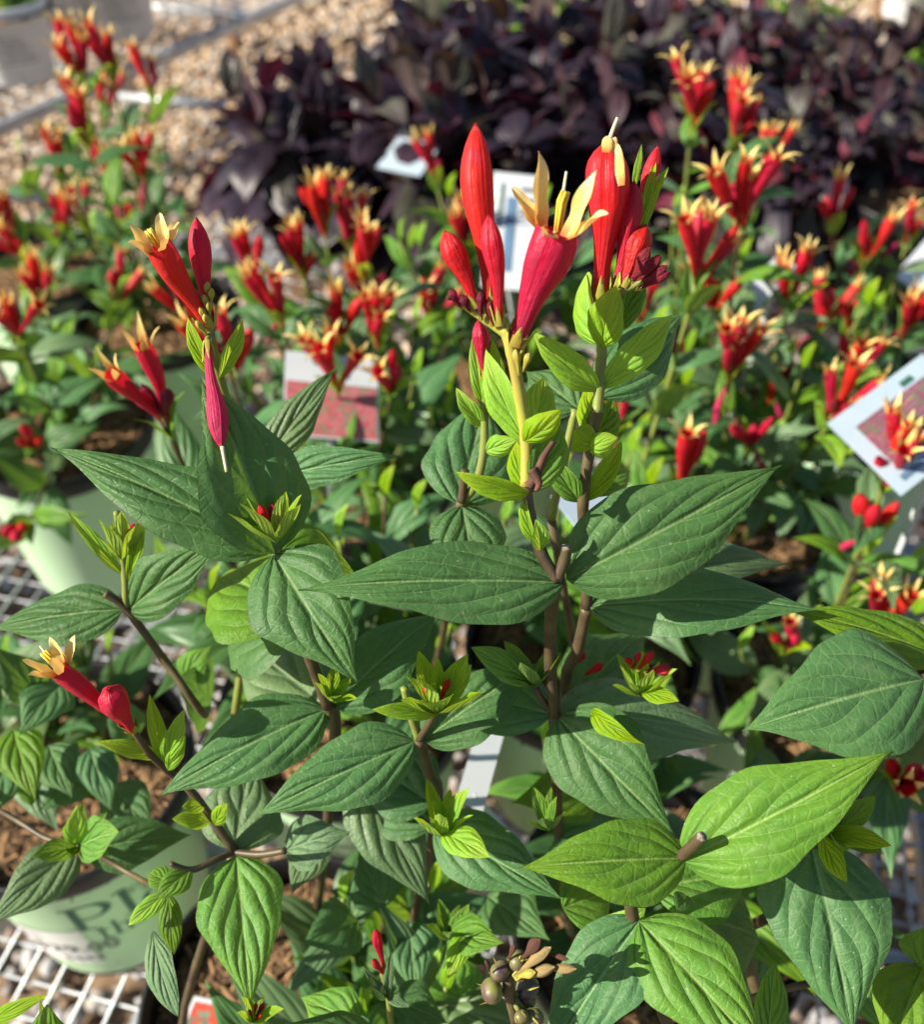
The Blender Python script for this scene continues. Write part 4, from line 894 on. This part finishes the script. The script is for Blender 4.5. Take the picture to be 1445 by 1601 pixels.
L(GG, (1010, 1420, .45), (880, 1520, .47), 62, 'y', roll=-10, k=.4, shape=hw_l); L(GG, (1020, 1390, .46), (1180, 1370, .48), 120, 'm', roll=-10, k=.5); L(GG, (1080, 1430, .46), (1190, 1470, .49), 100, 'd', k=.5)
L(GG, (1445, 1062, .42), (1160, 1143, .41), 196, 'd', roll=-4, k=.5, fold=.1, bow=.07); L(GG, (1480, 1030, .45), (1222, 953, .45), 76, 'm', roll=0, k=.6)
stem(GG, [(1446, 1063, .42), (1530, 1120, .45), (1640, 1400, .52), root('G', .06, .0)], .0026, .003)
rosette(GG, (1300, 1310, .435), (1350, 1270, .42), 105, 7, 'm', seed=8, spread=1.0); L(GG, (1290, 1300, .435), (1395, 1322, .42), 44, 'y', k=.4, shape=hw_l); L(GG, (1285, 1305, .435), (1325, 1380, .42), 44, 'y', roll=20, k=.2, shape=hw_l)
L(GG, (1075, 1400, .43), (1060, 1425, .41), 20, 'd', k=.2, shape=hw_l)
# shoots round the middle node
rosette(RR, (1000, 1090, .465), (1000, 980, .45), 96, 8, seed=9, spread=.75); L(RR, (1000, 1080, .462), (1062, 1096, .45), 34, 'y', k=.4, shape=hw_l)
for (x0, y0, x1, y1, ww) in ((1010, 1050, 1052, 1046, 19), (998, 1048, 1022, 1018, 14), (992, 1042, 1000, 1020, 11), (990, 1045, 980, 1028, 11)): bud(RR, (x0, y0, .46), (x1, y1, .452), ww)
rosette(RR, (838, 1075, .463), (822, 985, .45), 92, 7, 'm', seed=10); L(RR, (835, 1070, .462), (736, 1012, .45), 44, 'm', k=.4, shape=hw_l)
bud(RR, (905, 1035, .5), (912, 1020, .49), 14); bud(RR, (915, 1055, .5), (943, 1038, .49), 14)
rosette(FF, (860, 1300, .47), (845, 1240, .46), 80, 6, 'm', seed=12); rosette(FF, (700, 1470, .50), (720, 1380, .48), 90, 6, 'm', seed=13)
L(FF, (700, 1460, .5), (790, 1475, .48), 60, 'm', k=.4); L(FF, (740, 1440, .5), (700, 1530, .48), 46, 'y', k=.4, shape=hw_l); L(FF, (880, 1420, .47), (960, 1395, .49), 80, 'm', k=.4)
L(FF, (560, 1600, .48), (470, 1560, .5), 70, 'm', k=.4); L(FF, (590, 1640, .47), (440, 1600, .46), 80, 'd', k=.4); L(FF, (610, 1560, .5), (700, 1600, .5), 80, 'd', k=.4)
# seed capsules
stem(FF, [root('F', 0, .03), root('F', .01, .03) + UPZ * .1, (815, 1650, .43), (808, 1600, .42), (795, 1545, .412), (800, 1520, .41)], .0026, .0024, 'stem_b')
import bmesh
def berry(px, py, d, rpx, mat):
    P = at(px, py, d); r = rpx * d / FPX; V0, F0 = ico(3); V = V0.copy()
    gr = 1 - 0.09 * np.exp(-(V[:, 0] / 0.16) ** 2); V = V * gr[:, None] * r * np.array([1.12, 1, .95])
    o = obj('seed_capsule', mesh('seed_capsule', V, F0.tolist(), M[mat]), FF, Matrix.Translation(P) @ Matrix.Rotation(px * .37, 4, 'Z') @ Matrix.Rotation(py * .2, 4, 'X'))
    c = at(800, 1555, .415); e = (P - c).normalized(); x = e.orthogonal().normalized(); V = []; F = []; q = P - e * r * .95
    for k in range(5):
        rd = Quaternion(e, k * 1.2566) @ x; tg = e.cross(rd); i = len(V)
        for m, (a_, b_, wd) in enumerate(((0, .1, .12), (.5, .95, .10), (1.0, 1.25, .07), (1.5, 1.5, .01))):
            p = q + e * r * a_ + rd * r * b_; V += [p - tg * r * wd - P, p + tg * r * wd - P]
        for m in range(3): F.append((i + 2 * m, i + 2 * m + 1, i + 2 * m + 3, i + 2 * m + 2))
    obj('calyx', mesh('calyx', V, F, M['calyx']), o, Matrix.Translation(P))
    stem(FF, [c, (c + P) / 2 - UPZ * .001, q], .0013, .0011, 'stem_g', knob=False)
berry(769, 1549, .408, 18, 'berry_g'); berry(783, 1518, .408, 16, 'berry'); berry(810, 1502, .406, 15, 'berry'); berry(826, 1545, .418, 17, 'berry'); berry(822, 1562, .420, 15, 'berry_g'); berry(832, 1592, .414, 17, 'berry'); berry(816, 1590, .41, 11, 'berry')
for (x0, y0, x1, y1, ww, mt) in ((805, 1525, 862, 1480, 18, 'wilt'), (808, 1530, 868, 1512, 18, 'wilt'), (806, 1528, 838, 1520, 15, 'calyx'), (840, 1514, 902, 1515, 15, 'wilt'), (815, 1500, 845, 1468, 20, 'dry'), (848, 1488, 890, 1500, 9, 'dry'), (795, 1500, 805, 1478, 10, 'dry'), (765, 1520, 760, 1500, 7, 'dry')):
    bud(FF, (x0, y0, .404), (x1, y1, .398), ww, mt, name='withered_flower')
stem(FF, [root('F', -.05, .02), (618, 1640, .5), (610, 1575, .48), (598, 1520, .47)], .0018, .0014, 'stem_g'); bud(FF, (600, 1515, .47), (586, 1452, .46), 16); bud(FF, (598, 1522, .47), (583, 1500, .46), 12)
for (x1, y1) in ((566, 1510), (612, 1485), (578, 1540), (640, 1575)): L(FF, (605, 1560, .47), (x1, y1, .46), 12, 'g', fold=.5, k=.2, shape=hw_l)
rosette(H, (395, 1600, .455), (410, 1540, .445), 66, 7, seed=15, bits=4)

# ------------------------------------------------------------------ dark purple plants
def leafy_plant(name, label, cat, xy, group, mats, h, n, lmin, lmax, seed, stemmat, potmat='pot', spread=.12, wr=1.0):
    r = random.Random(seed); t = thing(name, label, cat, (xy[0], xy[1], BZ), group); b0 = Matrix.Translation((xy[0], xy[1], BZ))
    sc_ = Matrix.Diagonal((.82, .82, .72, 1)); obj('pot', POT, t, b0 @ sc_); obj('soil', SOIL, t, b0 @ Matrix.Translation((0, 0, PH * .72 - .02)) @ sc_)
    rt = Vector((xy[0], xy[1], BZ + PH * .72 - .025)); ns = max(4, n // 13)
    for s in range(ns):
        a = s * 2.4 + r.random(); q = spread * math.sqrt((s + .5) / ns); top = rt + Vector((q * math.cos(a), q * math.sin(a), h * r.uniform(.7, 1.1)))
        B = rt + Vector((q * math.cos(a), q * math.sin(a), 0)) * .35; P = [B.lerp(top, i / 5) + Vector((0, 0, 0)) + UPZ * .02 * math.sin(i / 5 * 3.14) for i in range(6)]
        V, F, U = tube_data([p - B for p in P], [.003 - .0003 * i for i in range(6)], 6); obj('stem', mesh('stem', V, F, M[stemmat], U), t, Matrix.Translation(B))
        m = n // ns
        for k in range(m):
            f = .12 + .9 * k / m; f = min(f, .999); i = int(f * 5); p = P[i].lerp(P[i + 1], f * 5 - i); aa = k * 2.4 + r.random() * .8; rd = Vector((math.cos(aa), math.sin(aa), 0)); el = R_(r.uniform(-35, 55)) + (.5 if f > .85 else 0)
            dr = (rd * math.cos(el) + UPZ * math.sin(el)).normalized(); ln = r.uniform(lmin, lmax) * (1.1 - .35 * f)
            put_leaf(t, r.choice(mats), p, dr, (UPZ * math.cos(el) - rd * math.sin(el) + Vector((r.uniform(-.5, .5), r.uniform(-.5, .5), 0))), ln, wr * r.uniform(.8, 1.2), r)
    for k in range(38 if potmat == 'pot' and 'p' in mats else 0):
        aa = r.random() * 6.28; rd = Vector((math.cos(aa), math.sin(aa), 0)); B = rt + rd * .09 + UPZ * r.uniform(.0, .10); el = R_(r.uniform(-72, -10))
        put_leaf(t, r.choice(mats), B, (rd * math.cos(el) + UPZ * math.sin(el)).normalized(), UPZ * math.cos(el) - rd * math.sin(el) + Vector((r.uniform(-.4, .4), r.uniform(-.4, .4), 0)), r.uniform(.13, .20), wr, r)
    return t
WPOT = lathe('white_pot', pot_prof(.085, .106, .19, .003), M['wpot'])
VAR['pr'] = variants('pr', 4, hw_l, (.22, .36))
GP = 'dark purple potted plants massed behind the red flowers'
i = 0
for (x, y, hh) in ((-0.30, 1.78, .13), (-0.08, 1.66, .22), (0.10, 1.62, .26), (0.31, 1.58, .24), (0.55, 1.62, .22), (0.76, 1.66, .22), (0.0, 1.92, .30), (0.22, 1.86, .28), (0.44, 1.86, .25), (0.66, 1.90, .23), (0.30, 2.08, .27), (0.56, 2.10, .21), (0.80, 2.06, .20)):
    big = x < .3 and y < 2.0
    leafy_plant('purple_leaf_plant', 'dark purple leaved potted plant in the crowded mass behind the red flowers' if not big else 'broad leaved blackish purple potted plant bordering the sunlit gravel gap and white tags',
                'potted plant', (x, y), GP + (' with broad leaves' if big else ''), ('p', 'p', 'p', 'p', 'pg', 'pg', 'p', 'pr') if not big else ('p', 'p', 'pg', 'p', 'p'), hh, 130 if not big else 110, .085 if big else .055, .150 if big else .105, 50 + i, 'stem_p', spread=.17, wr=1.35 if big else 1.15); i += 1
GB = 'green potted plants beyond the dark purple mass'
for (x, y, hh) in ((0.06, 2.16, .25), (0.20, 2.32, .28), (0.46, 2.34, .26), (0.74, 2.28, .24), (1.00, 2.20, .22)):
    leafy_plant('green_leaf_plant', 'bushy bright green potted plant beyond the dark purple mass', 'potted plant', (x, y), GB, ('m', 'y', 'm'), hh, 90, .05, .08, 80 + i, 'stem_g', spread=.15); i += 1

for q in range(6):                # unseen plants added on the left bench to shade gravel under the near bench
    v_ = Vector((NBO.x, NBO.y, 0)) + Matrix.Rotation(ang2, 3, 'Z') @ Vector((-.17 - .05 * (q % 2), -.75 - .36 * q, 0))
    leafy_plant('green_leaf_plant', 'unseen leafy green potted plant added to shade the gravel under the near bench', 'potted plant', (v_.x, v_.y), 'unseen green plants added to cast shade', ('m', 'd', 'm'), .36, 90, .07, .11, 200 + q, 'stem_g', spread=.2)
# ------------------------------------------------------------------ white pots at the back left and right
def white_pot(px, py, label, seed, leafy=40, s=1.0):
    p = onz(px, py, BZ); r = random.Random(seed); t = thing('white_pot', label, 'potted plant', p); b0 = Matrix.Translation(p) @ Matrix.Diagonal((s, s, s, 1))
    po = obj('pot', WPOT, t, b0); obj('soil', SOIL, t, Matrix.Translation(p + UPZ * .166 * s) @ Matrix.Diagonal((1.2 * s, 1.2 * s, 1, 1)))
    fa = math.atan2(-p.y, -p.x)
    for i in range(6):               # lines of small print
        z = (.060 + .012 * i) * s; r0 = (.085 + .021 * (z / s - .004) / .16) * s + .0012; a0 = fa - .55 + r.random() * .06; a1 = fa + .15 + r.random() * .5; V = []; F = []
        for k in range(13):
            th = a0 + (a1 - a0) * k / 12; V += [(r0 * math.cos(th), r0 * math.sin(th), z), (r0 * math.cos(th) * 1.002, r0 * math.sin(th) * 1.002, z + .0026)]
            if k and r.random() < .86: F.append((2 * k - 2, 2 * k, 2 * k + 1, 2 * k - 1))
        obj('print_line', mesh('print_line', V, F, M['grey_ink'], smooth=False), po, Matrix.Translation(p))
    for k in range(leafy):
        a = r.random() * 6.28; q = r.uniform(0, .08); B = p + Vector((q * math.cos(a), q * math.sin(a), .17 * s)); el = R_(r.uniform(20, 80))
        put_leaf(t, r.choice(('m', 'd', 'm', 'y')), B, Vector((math.cos(a) * math.cos(el), math.sin(a) * math.cos(el), math.sin(el))), Vector((r.uniform(-1, 1), r.uniform(-1, 1), 1)), r.uniform(.05, .12), r=r)
white_pot(35, 118, 'white printed pot with green seedlings nearest the gravel gap', 1, 45)
white_pot(195, 52, 'white printed pot standing right of the wooden post', 2, 20)
white_pot(100, 60, 'white pot behind the wooden post on far bench', 3, 20)
white_pot(1425, 25, 'pale pot with green plant on bench behind the purple mass', 4, 30)
pp = onz(122, 60, BZ)
tag(obj('wooden_post', box_mesh('wooden_post', .022, .022, .30, M['wood']), None, Matrix.Translation(pp + UPZ * .15)), 'thin brown wooden post standing between white pots', 'post')

# ------------------------------------------------------------------ cards and tags
def card(label, c0, c1, c2, pic=None, inset=(.16, .12, .88, .80), stake=None, deco=None, name='plant_tag'):
    A, Bq, Cq = W(c0), W(c1), W(c2); ex = Bq - A; ey = Cq - A; ey = ey - ex * (ey.dot(ex) / ex.dot(ex)); nz = ex.cross(ey).normalized()
    if nz.dot(CAM - A) < 0: nz = -nz
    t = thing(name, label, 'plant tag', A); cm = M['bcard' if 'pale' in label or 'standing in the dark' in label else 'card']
    def sheet(nm, x0, y0, x1, y1, off, mat, th=.0006, cut=False):
        q = [(x0, y0), (x1, y0), (x1, y1), (x0, y1)]; V = [ex * a_ + ey * b_ + nz * off for a_, b_ in q] + [ex * a_ + ey * b_ + nz * (off - th) for a_, b_ in q]
        F = [(0, 1, 2, 3), (7, 6, 5, 4)] + [(k, k + 4, (k + 1) % 4 + 4, (k + 1) % 4) for k in range(4)]
        return obj(nm, mesh(nm, V, F, mat, smooth=False), t, Matrix.Translation(A))
    sheet('card', 0, 0, 1, 1, 0, cm)
    if pic: sheet('picture', *inset, .0005, M[pic], .0004)
    for (x0, y0, x1, y1, mt) in deco or (): sheet('print', x0, y0, x1, y1, .0009, M[mt], .0003)
    if stake is not None:
        s0 = A + ex * .5 + ey * .9; V, F, U = tube_data([s0 - A - nz * .001, W(stake) - A - nz * .001], [.0035, .0022], 4); obj('stake', mesh('stake', V, F, M['card'], smooth=False), t, Matrix.Translation(A))
    return t
card('tilted pale blue picture card of magenta flowers by bare mesh', (1294, 662, .74), (1443, 553, .77), (1378, 800, .71), 'pic_mag', (.14, .20, .95, .78), root('X', .04, .05), ((.10, .84, .62, .90, 'blue_ink'), (.66, .10, .78, .16, 'ink')))
card('white tag with red flower picture among the lime shoots', (446, 548, .90), (590, 562, .92), (442, 680, .86), 'pic_red', (.02, .36, .98, .98), root('M1', -.03, .04), None)
card('narrow white stake card with pink picture between right hand heads', (1150, 470, .92), (1212, 402, .98), (1172, 500, .90), 'pic_mag', (.5, .3, .95, .95), root('R4', -.03, .03))
card('white tag standing in the dark purple leaves', (588, 262, 1.55), (652, 172, 1.62), (660, 270, 1.53), None, stake=Vector((-.08, 1.62, BZ + .12)))  # shade on this white tag is put into its duller blue colour
card('white card with blue drawing behind the tallest red buds', (772, 268, 1.12), (846, 276, 1.12), (790, 452, 1.04), None, stake=root('N2', .03, .02), deco=((.35, .22, .55, .86, 'blue_ink'), (.62, .12, .92, .16, 'grey_ink'), (.62, .22, .92, .26, 'grey_ink'), (.62, .32, .92, .36, 'grey_ink'), (.2, .1, .26, .5, 'ink')))
card('blank white card leaning beside the black pot', (1398, 432, 1.30), (1450, 372, 1.34), (1445, 470, 1.28), None, stake=Vector((.80, 1.55, BZ)))
card('small tag with green and red picture lying in near pot', (303, 1557, .70), (420, 1580, .69), (330, 1640, .67), 'pic_grn', (.05, .12, .95, .95), root('H', -.03, -.03))
card('white plastic tag glinting between stems in near pot', (752, 1120, .62), (792, 1135, .62), (738, 1262, .58), None, stake=root('R', -.06, .02))
card('pale card half hidden behind the broad leaf pair', (862, 775, .66), (960, 765, .68), (858, 840, .62), None, stake=root('M2', .0, .0))
# loose black pot by the bare mesh
bp = onz(1365, 500, BZ); t = thing('black_pot', 'plain black pot beside the bare bench mesh', 'pot', bp, None); obj('pot', POT, t, Matrix.Translation(bp)); obj('soil', SOIL, t, Matrix.Translation(bp + UPZ * (PH - .03)))
q = at(1181, 8, 2.55); V, F, U = tube_data([Vector(), Vector((0, .002, .05))], [.014, .016], 12)
tq = thing('blue_tag', 'small bright blue stake tag above the dark purple leaves', 'plant tag', (q.x, q.y, BZ)); obj('tag_head', box_mesh('tag_head', .035, .003, .055, M['blue']), tq, Matrix.Translation(q)); obj('stake', box_mesh('stake', .006, .003, q.z - BZ - .0275, M['blue']), tq, Matrix.Translation(Vector((q.x, q.y, (BZ + q.z - .0275) / 2))))

RZ = Matrix.Rotation(YAW, 4, 'Z')
for o in list(COL.objects):
    if o.parent is None and o.type not in ('CAMERA', 'LIGHT'): o.matrix_basis = RZ @ o.matrix_basis
